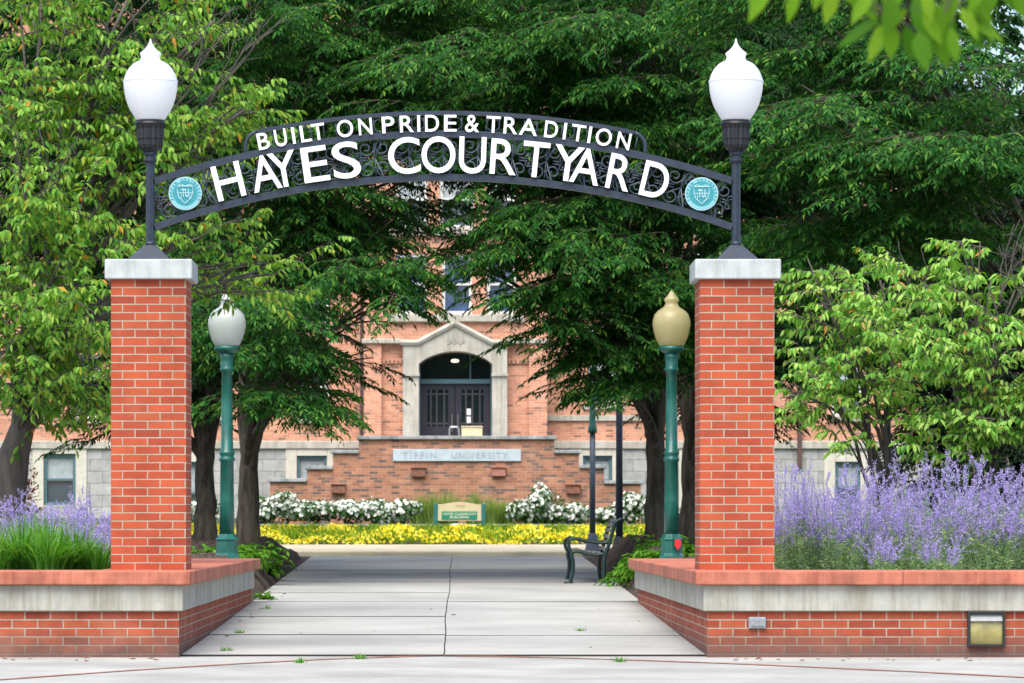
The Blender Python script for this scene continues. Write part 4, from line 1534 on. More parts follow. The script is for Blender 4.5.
for x0, x1, hx in ((421, 454.6, 452), (455.4, 490, 458)):
    d = MB()
    fx = 6.2
    d.box(cb(x0), cb(x0 + fx), YD, YD + .05, cz(440), cz(383.2)).box(cb(x1 - fx), cb(x1), YD, YD + .05, cz(440), cz(383.2))
    d.box(cb(x0 + fx), cb(x1 - fx), YD, YD + .05, cz(389), cz(383.2)).box(cb(x0 + fx), cb(x1 - fx), YD, YD + .05, cz(440), cz(426))
    o = d.build('door', M['doorpaint'], bd)
    MB().box(cb(x0 + fx), cb(x1 - fx), YD + .02, YD + .04, cz(426), cz(389)).build('pane', M['doorglass'], o)
    g_ = MB()
    for t in (.17, .45, .8) if x0 < 440 else (.2, .5, .83):
        xx = cb(x0 + fx + (x1 - x0 - 2 * fx) * t)
        g_.box(xx - .02, xx + .02, YD + .004, YD + .018, cz(426), cz(389))
    for t in (.12, .92):
        zz = cz(389 + 37 * t)
        g_.box(cb(x0 + fx), cb(x1 - fx), YD + .000, YD + .003, zz - .02, zz + .02)
    g_.build('muntins', mat('muntin', (.045, .045, .06), .5), o)
    hb = MB()
    hb.tube([(cb(hx), YD - .07, cz(431)), (cb(hx), YD - .07, cz(414))], .018, 6)
    hb.tube([(cb(hx), YD - .07, cz(430)), (cb(hx), YD, cz(430))], .014, 6)
    hb.tube([(cb(hx), YD - .07, cz(415)), (cb(hx), YD, cz(415))], .014, 6)
    hb.build('handle', M['steel'], o)
for py0, py1 in ((408, 414.5), (416, 422.5)):
    b = MB()
    b.box(cb(466.8), cb(471), YD - .012, YD - .002, cz(py1), cz(py0))
    tag(b.build('notice', M['paper'], None, origin=(cb(468), YD, cz(py1))), ('upper' if py0 < 410 else 'lower') + ' of the two white notices on the right door glass', 'notice', 'paper notices on the entrance door')
# downspouts
for px in (362.5, 799.0):
    xx = bx(px)
    b = MB()
    b.box(xx - .055, xx + .055, BYD - .2, BYD - .08, bz(468), TOP - .2)
    for z in (4, 7, 10):
        b.box(xx - .08, xx + .08, BYD - .21, BYD - .07, z, z + .05)
    b.build('downspout', M['brownmetal'], bd)

# ---- terrace with stepped wall in front of the doors
TY = 88.0
tx = lambda px: X_(px, TY)
tz = lambda py: Z_(py, TY)
tr = thing('terrace_wall', 'stepped brick terrace wall with a pale engraved nameplate below the entrance', 'terrace', (tx(455), TY, gz(TY)))
steps = [(270, 307, 482), (307, 333, 469.5), (333, 359, 453.5), (359, 554, 439.5), (554, 579, 453.5), (579, 604, 468.5), (604, 641, 484)]
poly = [(tx(270), gz(TY) - .3)]
for a, c, y in steps:
    poly += [(tx(a), tz(y)), (tx(c), tz(y))]
poly += [(tx(641), gz(TY) - .3)]
b = MB()
n = len(poly)
wallb = MB()
for a, c, y in steps:
    pass
wallb.prism(poly[::-1], TY, TY + 5.9)
wallb.build('brick_wall', M['tbrick'], tr, uv=True)
for i, (a, c, y) in enumerate(steps):
    b = MB()
    e0 = -.06 if i <= 3 else .002
    e1 = .06 if i >= 3 else -.002
    b.box(tx(a) + e0, tx(c) + e1, TY - .07, TY + 5.85, tz(y) + .002, tz(y) + .085)
    b.build('coping', M['sill'], tr, bevel=.012)
b = MB()
b.box(tx(393), tx(521), TY - .05, TY + .02, tz(461.2), tz(449.2))
pl = b.build('nameplate', M['plate'], tr, bevel=.008)
text_obj('engraved_letters', 'TIFFIN', tx(419.5), TY - .053, tz(455.2), 34 * TY / F, 6.2 * TY / F, .008, M['engrave'], pl, spacing=1.25)
text_obj('engraved_letters', 'UNIVERSITY', tx(479.5), TY - .053, tz(455.2), 56 * TY / F, 6.2 * TY / F, .008, M['engrave'], pl, spacing=1.25)
for px, py, mm_, lb in ((418.5, 472.5, 'rust', 'small rusty light box under the T of the nameplate on the terrace wall'), (498.5, 472, 'salmon', 'faded salmon light box under the right end of the nameplate'),
                        (338.5, 489, 'rust', 'streaky rusty light box near the left end of the terrace wall'), (573, 489.5, 'rust', 'dark rusty light box near the right end of the terrace wall')):
    x, z = tx(px), tz(py)
    lbx = thing('light_box', lb, 'wall light', (x, TY, z), 'light boxes on the terrace wall')
    b = MB()
    b.prism([(x - .16, z - .10), (x + .16, z - .10), (x + .16, z + .10), (x - .16, z + .10)], TY - .11, TY + .02)
    b.build('housing', M[mm_], lbx, bevel=.012)
    b = MB()
    b.box(x - .18, x + .18, TY - .15, TY - .002, z + .102, z + .12)
    b.build('hood', M[mm_], lbx)
# handrail and cream box at the doors
HY = 91.5
b = MB()
hx = lambda p: X_(p, HY)
hz = lambda p: Z_(p, HY)
P = [(hx(449.5), HY, hz(437.5)), (hx(449.5), HY, hz(429)), (hx(450.8), HY, hz(427)), (hx(457.5), HY, hz(427)), (hx(459), HY, hz(429)), (hx(459), HY, hz(437.5))]
b.tube(P, .022, 8)
tag(b.build('handrail', M['steel'], None, smooth=True, origin=(hx(454), HY, hz(437.5))), 'short looped steel handrail in front of the entrance doors', 'handrail')
bxo = thing('planter_box', 'cream box standing on the terrace before the right door', 'planter box', (hx(472), HY, hz(437.5)))
b = MB()
b.box(hx(461.5), hx(482.5), HY, HY + .45, hz(437.5), hz(427.2))
b.build('box', M['cream'], bxo, bevel=.02)
b = MB()
b.box(hx(461), hx(483), HY - .02, HY + .47, hz(427.1), hz(426))
b.build('rim', M['cream'], bxo, bevel=.01)

# ================================================================== SIGN BOARD
SY = 78.2
sx = lambda p: X_(p, SY)
sz = lambda p: Z_(p, SY)
sb = thing('sign_board', 'cream sign board with green name panel on two teal posts among yellow flowers', 'sign', (sx(459.5), SY, gz(SY)))
for a, c in ((433.6, 437.8), (481.2, 485.4)):
    b = MB()
    b.box(sx(a), sx(c), SY - .04, SY + .05, gz(SY), sz(503.8))
    b.build('post', M['signpost'], sb, bevel=.01)
poly = [(437.8, 520.8), (481.2, 520.8), (481.2, 504.2)]
for i in range(13):
    t = i / 12
    u = 478 - 37 * t
    poly.append((u, 504.2 - 2.3 * math.sin(math.pi * t) ** 1.3))
poly.append((437.8, 504.2))
b = MB()
b.prism([(sx(u), sz(v)) for u, v in poly], SY - .02, SY + .03)
b.build('board', M['cream'], sb)
b = MB()
b.box(sx(441.5), sx(477.2), SY - .028, SY - .018, sz(519.8), sz(511.3))
pn = b.build('name_panel', M['signgreen'], sb, bevel=.004)
text_obj('panel_text', 'HAYES CLASSROOM', sx(459.3), SY - .031, sz(513.9), 33 * SY / F, 2.5 * SY / F, .004, M['signtext'], pn, offset=.02)
text_obj('panel_text', 'BUILDING', sx(459.3), SY - .031, sz(517.1), 19 * SY / F, 2.5 * SY / F, .004, M['signtext'], pn, offset=.02)
text_obj('heading', 'TIFFIN', sx(460), SY - .024, sz(506), 9 * SY / F, 2.2 * SY / F, .004, M['signbrown'], sb)
b = MB()
b.add([(sx(451), SY - .3, gz(SY) + .1), (sx(467), SY - .3, gz(SY) + .1), (sx(467), SY - .3, sz(525.5)), (sx(466), SY - .12, sz(523.5)), (sx(452), SY - .12, sz(523.5)), (sx(451), SY - .3, sz(525.5)), (sx(451), SY - .1, gz(SY) + .1), (sx(467), SY - .1, gz(SY) + .1)],
      [(0, 1, 2, 5), (5, 2, 3, 4), (6, 4, 3, 7), (0, 5, 4, 6), (1, 7, 3, 2), (0, 6, 7, 1)])
tag(b.build('ground_light', M['plate'], None, origin=(sx(459), SY - .2, gz(SY))), 'small pale floodlight housing under the cream sign board', 'floodlight')

# ================================================================== FLOWER BED (yellow)
def rand_dirs(n, up=.6):
    d = R.normal(0, 1, (n, 3))
    d[:, 2] = np.abs(d[:, 2]) + up
    return norm(d)


def flowers_arr(P, N, r, petals=5):
    """little discs: fan of petals triangles"""
    n = len(P)
    N = norm(N)
    U = norm(np.cross(N, np.array([.3, .9, .1])))
    Wv = np.cross(N, U)
    vs = [P]
    for k in range(petals * 2):
        a = math.pi * k / petals
        rr = r * (1.0 if k % 2 == 0 else .72)
        vs.append(P + (U * math.cos(a) + Wv * math.sin(a)) * rr[:, None] + N * (rr * .25)[:, None])
    V = np.stack(vs, 1).reshape(-1, 3)
    m = petals * 2
    b = (np.arange(n) * (m + 1))[:, None]
    Fc = np.concatenate([b + np.array([0, 1 + k, 1 + (k + 1) % m]) for k in range(m)], 1).reshape(-1, 3)
    return V, Fc


n = 27000
Xf = R.uniform(-9, 9, n)
Yf = 65.0 + R.uniform(0, 1, n) ** 1.1 * 13.6
hump = .20 + .09 * np.sin(Xf * 2.1 + Yf) + .06 * np.sin(Xf * 5.3)
tk = (Yf - 65) / 13.6
Zf = 0.0193 * (Yf - 30) + hump * (1 - .72 * tk) * R.uniform(.6, 1.15, n) * np.minimum(1, (Yf - 64.8) / .5)
P = np.stack([Xf, Yf, Zf], 1)
V, Fc = flowers_arr(P, rand_dirs(n, .1) + np.array([0, -.8, 0]), R.uniform(.020, .036, n))
k2 = 26000
P2 = np.stack([R.uniform(-9, 9, k2), 65.0 + R.uniform(0, 1, k2) * 13.6, np.zeros(k2)], 1)
P2[:, 2] = 0.0193 * (P2[:, 1] - 30) + R.uniform(0, .24, k2) * (1 - .72 * (P2[:, 1] - 65) / 13.6)
V2, F2 = leaf_arrays(P2, rand_dirs(k2, .4), rand_dirs(k2), R.uniform(.08, .15, k2), R.uniform(.03, .05, k2))
me = tri_mesh('yellow_flowers', [(V, Fc, 0), (V2, F2, 1)], [M['yellow'], M['yellow_leaf']])
o = link_mesh('yellow_flowers', me, None, (0, 70, .8))
tag(o, 'dense bed of small yellow flowers across the end of the walk', 'flowers')
o['kind'] = 'stuff'


# ================================================================== SHRUBS
def ball_shrub(name, label, cat, base, r, nleaf, lm, L_, W_, flowers=0, fr=.05, fm=None, group=None, squash=1.0, stems=True, style=4):
    t = thing(name, label, cat, base, group)
    c = np.array([base[0], base[1], base[2] + r[2] * .95])
    nb = 16
    lob = sample_ellipsoid((0, 0, 0), [q * .62 for q in r], nb, .5)
    pick = R.integers(0, nb, nleaf)
    P = c + lob[pick] + norm(R.normal(0, 1, (nleaf, 3))) * (R.uniform(.3, 1, nleaf)[:, None] ** .5) * np.array(r) * .42
    P[:, 2] = np.maximum(P[:, 2], base[2] + .02)
    D = norm(P - c) + R.normal(0, .5, (nleaf, 3))
    N = R.normal(0, .6, (nleaf, 3)) + np.array([0, 0, 1])
    V, Fc = leaf_arrays(P, D, N, L_ * R.uniform(.7, 1.2, nleaf), W_ * R.uniform(.8, 1.2, nleaf), style)
    o = link_mesh('foliage', tri_mesh('foliage', [(V, Fc, 0)], [lm]), t)
    b = MB()
    for k in range(6):
        e = c + lob[k]
        b.tube(bez(base, (base[0] + (e[0] - base[0]) * .2, base[1] + (e[1] - base[1]) * .2, (base[2] + e[2]) / 2), tuple(e), 5), [.016, .014, .011, .008, .005], 5)
    b.build('stem', M['bark'], t)
    if flowers:
        pick = R.integers(0, nb, flowers)
        d = norm(R.normal(0, 1, (flowers, 3)) + np.array([0, -.5, .4]))
        P = c + lob[pick] + d * np.array(r) * .45
        V, Fc = flowers_arr(P, d + R.normal(0, .3, d.shape), fr * R.uniform(.6, 1.3, flowers))
        P3 = P + R.normal(0, .018, P.shape)
        V2, F2 = flowers_arr(P3, R.normal(0, 1, P.shape) + d, fr * .8 * R.uniform(.6, 1.2, flowers))
        link_mesh('blossoms', tri_mesh('blossoms', [(V, Fc, 0), (V2, F2, 0)], [fm]), t)
    return t


RY = 83.0
roses = [(262, .5, .56, 'white rose bush against the big left trunk'), (288, .62, .66, 'tall white rose bush left of the rusty light box, below the wall step'), (316, .5, .56, 'low white rose bush directly left of the streaky rusty box'),
         (346, .5, .50, 'white rose bush directly below the streaky rusty box'), (373, .52, .56, 'white rose bush second left of the pale grasses'), (400, .5, .54, 'white rose bush touching the left edge of the pale grasses'),
         (526, .5, .55, 'white rose bush nearest the right side of the sign board'), (549, .52, .62, 'broad white rose bush between the sign board and the lamp poles'), (574, .4, .42, 'low white rose bush just left of the grey lamp pole'),
         (606, .46, .38, 'small white rose bush between the two lamp poles'), (636, .55, .62, 'white rose bush beside the right tree trunk'), (538, .36, .80, 'slender tallest white rose bush right of the sign board'), (200, .5, .5, 'white rose bush behind the left pillar and trunk')]
for px, rx, rz, lb in roses:
    ball_shrub('rose_bush', lb, 'rose bush', (X_(px, RY), RY + random.uniform(-.6, .6), gz(RY) + .02), (rx * 1.05, .5, rz * .60), 1500, M['leaf_rose'], .085, .045, 240, .046, M['white_petal'], 'white rose bushes along the terrace wall')


def grass_clump(name, label, base, n, h, spread, m, w=.010, group=None, cat='ornamental grass', arch_=.55):
    k = 6
    az = R.uniform(0, 6.283, n)
    lean = R.uniform(.05, 1, n) * arch_
    hh = h * R.uniform(.35, 1.15, n)
    az = az + R.normal(0, .3, n)
    p0 = np.array(base) + np.stack([np.cos(az) * R.uniform(0, spread, n), np.sin(az) * R.uniform(0, spread, n), np.zeros(n)], 1)
    side = np.stack([-np.sin(az), np.cos(az), np.zeros(n)], 1)
    out = np.stack([np.cos(az), np.sin(az), np.zeros(n)], 1)
    rings = []
    for i in range(k):
        t = i / (k - 1)
        c = p0 + out * (lean * hh * t ** 1.8)[:, None]
        c = c + np.array([0, 0, 1]) * (hh * (t - .38 * lean * 1.6 * t ** 2.6))[:, None]
        ww = w * (1 - t ** 2.2) + .0008
        rings += [c - side * ww / 2, c + side * ww / 2]
    V = np.stack(rings, 1).reshape(-1, 3)
    b = (np.arange(n) * 2 * k)[:, None]
    tr_ = []
    for i in range(k - 1):
        a = 2 * i
        tr_ += [[a, a + 1, a + 3], [a, a + 3, a + 2]]
    Fc = np.concatenate([b + np.array(t) for t in tr_], 1).reshape(-1, 3)
    o = link_mesh(name, tri_mesh(name, [(V, Fc, 0)], [m]), None, base)
    return tag(o, label, cat, group)


SO = .60
grp = 'green grass clumps in the left planter'
for px, Y, h, lb in ((-6, 31.7, .52, 'green grass clump at the far left edge of the left planter'), (22, 31.9, .56, 'green grass clump second from the left edge in the left planter'), (50, 31.6, .56, 'tall green grass clump below the pale wing window'), (76, 31.9, .50, 'green grass clump third nearest the left brick pillar'), (38, 32.6, .58, 'green grass clump in the rear row, behind the tall one')):
    grass_clump('grass_clump', lb, (X_(px, Y), Y, SO), 420, h, .17, M['blade'], .014, grp, arch_=.95)
grass_clump('grass_clump', 'small low grass clump right beside the left brick pillar', (X_(97, 31.8), 31.8, SO), 200, .34, .12, M['blade'], .012, grp)
for px, Y, h, lb in ((432, 84, .8, 'pale feathery grass clump just left of the sign board'), (449, 84.4, .85, 'pale feathery grass clump behind the left half of the sign'), (475, 84.4, .8, 'pale feathery grass clump behind the right half of the sign'), (494, 84, .7, 'low pale grass clump just right of the sign board'), (508, 84.2, .6, 'pale grass clump nearest the right white rose bushes'), (420, 84.2, .72, 'pale grass clump nearest the left white rose bushes')):
    grass_clump('feather_grass', lb, (X_(px, Y), Y, gz(Y)), 420, h, .22, M['blade_pale'], .016, 'pale grasses behind the sign board')


# ---- russian sage
def sage_mesh(seed, n=70, h=.95, sp=.34):
    rr = np.random.default_rng(seed)
    az = rr.uniform(0, 6.283, n)
    ln = rr.uniform(.02, .42, n)
    hh = h * rr.uniform(.42, 1.10, n)
    b0 = np.stack([np.cos(az) * rr.uniform(0, sp, n), np.sin(az) * rr.uniform(0, sp, n), np.zeros(n)], 1)
    d = norm(np.stack([np.cos(az) * ln, np.sin(az) * ln, np.ones(n)], 1))
    tip = b0 + d * hh[:, None]
    parts = []
    V, Fc = thin_stems(b0, tip, .0035)
    parts.append((V, Fc, 2))
    # side spikes
    k = 5
    t = rr.uniform(.42, .95, (n, k))
    sp0 = b0[:, None] + d[:, None] * (hh[:, None] * t)[..., None]
    sd = d[:, None] * .9 + rr.normal(0, .42, (n, k, 3))
    sd = norm(sd)
    sl = (.26 * (1.15 - t) + .05) * rr.uniform(.7, 1.3, (n, k))
    sp0 = np.concatenate([sp0.reshape(-1, 3), (b0 + d * (hh * .70)[:, None])])
    sd = np.concatenate([sd.reshape(-1, 3), d])
    sl = np.concatenate([sl.ravel(), hh * .30])
    V, Fc = thin_stems(sp0, sp0 + sd * sl[:, None], .002)
    parts.append((V, Fc, 2))
    m = 26
    q = rr.uniform(.05, 1, (len(sp0), m))
    fp = (sp0[:, None] + sd[:, None] * (q * sl[:, None])[..., None]).reshape(-1, 3) + rr.normal(0, .0045, (len(sp0) * m, 3))
    nn = len(fp)
    V, Fc = leaf_arrays(fp, rr.normal(0, 1, (nn, 3)) + np.array([0, 0, .4]), rr.normal(0, 1, (nn, 3)), rr.uniform(.010, .019, nn), rr.uniform(.007, .011, nn))
    parts.append((V, Fc, 1))
    # leaves on the lower half
    m = 40
    q = rr.uniform(.03, .66, (n, m))
    lp = (b0[:, None] + d[:, None] * (q * hh[:, None])[..., None]).reshape(-1, 3)
    nn = len(lp)
    D = rr.normal(0, 1, (nn, 3))
    D[:, 2] = np.abs(D[:, 2]) * .7 + .1
    V, Fc = leaf_arrays(lp, D, rr.normal(0, 1, (nn, 3)), rr.uniform(.03, .07, nn), rr.uniform(.009, .017, nn))
    parts.append((V, Fc, 0))
    return tri_mesh('sage', parts, [M['sage_leaf'], M['sage_flower'], M['stem']])


sages = [sage_mesh(1, 56), sage_mesh(2, 50, 1.08), sage_mesh(3, 60, .85), sage_mesh(4, 12, .34, .14)]
grp = 'lavender coloured sage in the planters'
sp_ = [(800, 32.6, 0, 'russian sage clump just right of the right brick pillar'), (838, 32.4, 2, 'russian sage clump in front of the slim tree, left of its stem'), (872, 32.8, 1, 'dense sage clump directly in front of the slim fresh green tree'),
       (912, 32.5, 2, 'sage clump right of the slim tree stem'), (948, 32.9, 1, 'tall sage clump under the wider fresh green tree'), (985, 32.6, 0, 'sage clump second from the right photo edge'), (1022, 32.7, 1, 'sage clump at the right photo edge'),
       (782, 33.9, 1, 'rear sage clump half hidden by the right brick pillar'), (822, 34.2, 0, 'rear sage clump before the limestone wing, left one'), (862, 34.4, 2, 'rear sage clump behind the slim tree stem'), (905, 34.0, 1, 'rear sage clump at the corner of the limestone wing'),
       (966, 34.2, 0, 'rear sage clump against the black green conifer'), (880, 31.5, 3, 'short sage clump low at the coping below the slim tree'), (940, 31.6, 3, 'short sage clump low at the coping, right one'), 
       (20, 34.3, 0, 'sage clump at the far left, behind the grass'), (55, 34.0, 2, 'sage clump below the left wing window'), (85, 33.6, 2, 'sage clump left of the left brick pillar, behind the grass'), (102, 34.6, 0, 'sage clump partly hidden by the left brick pillar')]
for i, (px, Y, k, lb) in enumerate(sp_):
    o = bpy.data.objects.new('russian_sage', sages[k])
    C.objects.link(o)
    o.location = (X_(px, Y), Y, SO)
    o.rotation_euler = (0, 0, i * 1.7)
    s = .84 + .18 * ((i * 37) % 10) / 10
    o.scale = (s, s, s * (.80 if px < 200 else (.93 if Y > 33.5 else 1.0)))
    tag(o, lb, 'sage plant', grp)


# ---- low broad leaved plants at the trunks
def rosette(label, px, py, Y, r, n, group, zb=None):
    x = X_(px, Y)
    z = zb if zb is not None else gz(Y) + bed(x, Y)
    az = R.uniform(0, 6.283, n)
    el = R.uniform(.2, 1.25, n)
    P = np.array([x, Y, z]) + R.normal(0, r * .25, (n, 3)) * np.array([1, 1, 0])
    V_, F_ = thin_stems(np.repeat([[x, Y, z - .01]], n, 0), P + np.array([0, 0, .03]), .006)
    me_parts = [(V_, F_, 0), (*twig_leaves(P, az, el, r * R.uniform(.5, 1.1, n), .55, 7, .13, .05, .7, .25, 1.0, 7, .3), 0)]
    o = link_mesh('low_plant', tri_mesh('low_plant', me_parts, [M['leaf_host']]), None, (x, Y, z))
    return tag(o, label, 'plant', group)


g1 = 'low green plants below the left trees'
g2 = 'low green plants below the right trees'
rosette('low green plant on the mulch at the foot of the right-hand left trunk', 247, 0, 46.2, .46, 60, g1)
rosette('bright low plant at the mulch edge left of the walk', 266, 0, 47.8, .26, 40, g1)
rosette('low plant directly right of the left green lamp base', 240, 0, 44.8, .38, 50, g1)
rosette('pale low plant between the left pillar and the green lamp base', 208, 0, 44.0, .38, 46, g1)
rosette('single small plant at the end of the left coping', 266, 0, 41.7, .10, 14, g1)
rosette('bushy low plant just right of the bench', 634, 0, 46.0, .42, 80, g2)
rosette('bushy low plant between the bench and the right green lamp', 647, 0, 45.2, .42, 64, g2)
rosette('low plant left of the right green lamp base', 656, 0, 44.4, .36, 50, g2)
rosette('low plant between the right green lamp base and the right pillar', 688, 0, 44.2, .42, 60, g2)
rosette('rear low plant at the foot of the right tree trunk', 668, 0, 47.4, .45, 60, g2)

# ================================================================== TREES
PZ = dict(size=1.25, twigs=10, leaves=16, leafL=.135, leafW=.030, pads=6, dens=.85, droop=.36, spread=.95, tw=.5, ldroop=.24, jit=.34, ang=.75, stemr=.0045, shell=.3, tilt=.0, tiltsd=.12, elsd=.10, fold=.10, curl=.15)
gt = 'dark layered shade trees either side of the walk'


def cl(px, py, Y, rx, ry, rz, nf):
    return (at(px, py, Y), (rx, ry, rz), nf)


def open_vista(q):
    """crowns are pruned clear of the view down the walk to the entrance"""
    px = CX + q[:, 0] * F / q[:, 1]
    py = CY - (q[:, 2] - CH) * F / q[:, 1]
    low = np.interp(px, [180, 260, 300, 345, 360, 385, 420, 455, 500, 540, 562, 590, 660], [400, 415, 425, 420, 360, 325, 300, 290, 292, 315, 362, 395, 400])
    ok = py < low - 12
    thin = ((px > 372) & (px < 505) & (py > 190)) | ((px > 300) & (px <= 372) & (py > 285))
    ok &= ~(thin & (R.random(len(q)) < .74))
    return ok


# big tree, trunk right of left lamp
def bz_(X, Y):
    return gz(Y) + bed(X, Y)


x = X_(246, 49)
base = (x, 49.0, bz_(x, 49) - .02)
make_tree('shade_tree', 'dark shade tree with the thick trunk right of the left green lamp', 'tree', base, .165, (.05, .1, 1.2),
          [cl(300, 392, 47.2, 1.0, 1.2, .45, 40), cl(325, 372, 47.8, .6, .9, .4, 18), cl(262, 400, 46.5, .75, 1.0, .45, 14), cl(255, 330, 47, 1.3, 1.6, .7, 50), cl(330, 320, 47, 1.3, 1.6, .7, 52), cl(385, 285, 47.5, 1.0, 1.4, .6, 34), cl(300, 255, 48, 1.6, 1.9, .8, 74), cl(390, 215, 48, 1.2, 1.7, .75, 46),
           cl(330, 170, 47.5, 1.5, 1.9, .9, 80), cl(420, 130, 48, 1.3, 1.8, .9, 66), cl(300, 90, 48, 1.6, 2.0, 1.0, 84), cl(400, 50, 48.5, 1.5, 2.0, 1.0, 80), cl(280, 10, 48, 1.8, 2.2, 1.1, 90), cl(420, -30, 49, 1.6, 2.2, 1.0, 60), cl(348, 352, 50.5, 1.0, 1.0, .5, 20)],
          PZ, M['leaf_zel'], M['bark'], gt, keep=open_vista)
x = X_(206, 52)
base = (x, 52.0, bz_(x, 52) - .02)
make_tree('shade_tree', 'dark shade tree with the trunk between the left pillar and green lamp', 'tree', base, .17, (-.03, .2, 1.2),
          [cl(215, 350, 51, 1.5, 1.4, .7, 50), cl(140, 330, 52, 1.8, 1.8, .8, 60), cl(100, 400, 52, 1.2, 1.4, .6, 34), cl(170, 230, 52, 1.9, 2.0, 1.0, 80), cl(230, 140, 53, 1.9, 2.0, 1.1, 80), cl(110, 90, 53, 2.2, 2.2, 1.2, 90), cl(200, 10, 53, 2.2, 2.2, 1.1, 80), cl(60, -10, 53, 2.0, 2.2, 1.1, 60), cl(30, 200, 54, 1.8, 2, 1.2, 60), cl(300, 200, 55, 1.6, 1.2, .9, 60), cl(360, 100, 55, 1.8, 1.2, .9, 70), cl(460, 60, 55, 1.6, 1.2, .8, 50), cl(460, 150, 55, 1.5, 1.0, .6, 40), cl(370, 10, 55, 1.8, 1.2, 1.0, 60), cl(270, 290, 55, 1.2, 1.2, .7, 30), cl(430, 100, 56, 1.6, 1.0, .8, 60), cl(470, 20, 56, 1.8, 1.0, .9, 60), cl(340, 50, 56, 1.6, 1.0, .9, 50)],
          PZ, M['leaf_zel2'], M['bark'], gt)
x = X_(656, 50)
base = (x, 50.0, bz_(x, 50) - .02)
make_tree('shade_tree', 'dark shade tree with the trunk left of the right green lamp', 'tree', base, .17, (0, .1, 1.5),
          [cl(620, 385, 48, 1.0, 1.1, .38, 38), cl(570, 345, 47.6, .7, 1.0, .35, 15), cl(605, 335, 47.5, 1.1, 1.4, .5, 36), cl(660, 345, 48.2, 1.1, 1.3, .7, 40), cl(540, 300, 47, .9, 1.3, .45, 26), cl(610, 275, 47, 1.4, 1.6, .6, 56), cl(520, 245, 46.8, 1.2, 1.5, .5, 40), cl(470, 262, 47.6, .55, .9, .28, 10), cl(600, 215, 46.8, 1.5, 1.8, .6, 64), cl(500, 185, 47.5, 1.3, 1.8, .6, 46),
           cl(690, 240, 48, 1.4, 1.8, .9, 64), cl(600, 130, 48, 1.8, 2.0, .8, 84), cl(500, 90, 47.5, 1.6, 2.0, .8, 74), cl(620, 45, 47.5, 1.8, 2.0, .9, 90), cl(520, 5, 48, 1.8, 2.2, .9, 84), cl(640, -30, 48.5, 1.8, 2.2, .9, 60), cl(700, 120, 49, 1.5, 1.9, 1.0, 70), cl(630, 400, 51, 1.0, .8, .3, 10)],
          PZ, M['leaf_zel'], M['bark'], gt, keep=open_vista)
x = X_(688, 54)
base = (x, 54.0, bz_(x, 54) - .02)
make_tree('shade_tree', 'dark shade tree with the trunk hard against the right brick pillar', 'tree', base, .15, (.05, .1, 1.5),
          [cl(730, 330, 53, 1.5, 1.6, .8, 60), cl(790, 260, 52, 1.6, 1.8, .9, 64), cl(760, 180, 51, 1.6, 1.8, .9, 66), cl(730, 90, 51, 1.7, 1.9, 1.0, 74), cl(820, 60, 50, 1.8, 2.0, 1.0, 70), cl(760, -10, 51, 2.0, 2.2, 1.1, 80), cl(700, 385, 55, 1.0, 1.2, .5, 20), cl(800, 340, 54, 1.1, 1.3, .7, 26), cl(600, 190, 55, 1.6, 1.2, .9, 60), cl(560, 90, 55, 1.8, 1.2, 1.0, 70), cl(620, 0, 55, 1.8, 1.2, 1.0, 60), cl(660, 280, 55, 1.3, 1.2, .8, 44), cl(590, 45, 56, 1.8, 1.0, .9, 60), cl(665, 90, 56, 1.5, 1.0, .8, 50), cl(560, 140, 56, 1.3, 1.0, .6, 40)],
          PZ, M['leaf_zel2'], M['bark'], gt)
x = X_(1085, 47)
base = (x, 47.0, gz(47))
PZ3 = dict(PZ, leafL=.135, leafW=.032, size=1.35, dens=.8, pads=5, padr=(.3, .3, .04))
make_tree('shade_tree', 'dark layered tree with bright drooping sprays right of the right lamp', 'tree', base, .22, (0, .1, 2.4),
          [cl(850, 125, 41.5, 1.1, 1.3, .5, 34), cl(800, 110, 42, .8, 1.1, .4, 20), cl(900, 165, 41.5, 1.2, 1.4, .5, 38), cl(985, 160, 41.5, 1.1, 1.4, .5, 32), cl(830, 225, 42, 1.0, 1.3, .5, 28), cl(920, 230, 43.5, 1.4, 1.4, .7, 40), cl(900, 60, 43, 1.6, 1.8, .8, 60), cl(1000, 90, 44, 1.2, 1.8, .9, 34), cl(860, -10, 44, 1.8, 2, .9, 60), cl(1010, 260, 45, 1.4, 1.6, .9, 44), cl(1040, -20, 45, 1.3, 1.8, .8, 30), cl(870, 290, 47, 1.4, 1.3, .8, 40)],
          PZ3, M['leaf_zel'], M['bark'], gt)
# backdrop trees
gb = 'far dark trees behind the right planter'
PB = dict(size=2.4, twigs=11, leaves=11, leafL=.26, leafW=.10, droop=.25, spread=1.0, tw=.5, ldroop=.4, jit=.4, stemr=.01, shell=.2, tiltsd=.3)
base = (X_(960, 68), 68.0, gz(68))
make_tree('dark_conifer', 'black green dense conifer filling the gap right of the limestone wing', 'tree', base, .3, (0, 0, .8),
          [cl(955, 460, 67, .8, .8, .9, 60), cl(1000, 470, 66, 1.0, 1.0, .9, 70), cl(950, 380, 67, 1.0, 1.0, 1.2, 90), cl(1010, 380, 67, 1.2, 1.2, 1.2, 100), cl(970, 290, 68, 1.4, 1.4, 1.3, 110), cl(985, 200, 69, 1.3, 1.3, 1.3, 90), cl(1060, 450, 66, 1.2, 1.0, 1.2, 80)],
          dict(PB, size=1.2, leafL=.16, leafW=.05), M['leaf_con'], M['bark'], None)
base = (X_(735, 70), 70.0, gz(70))
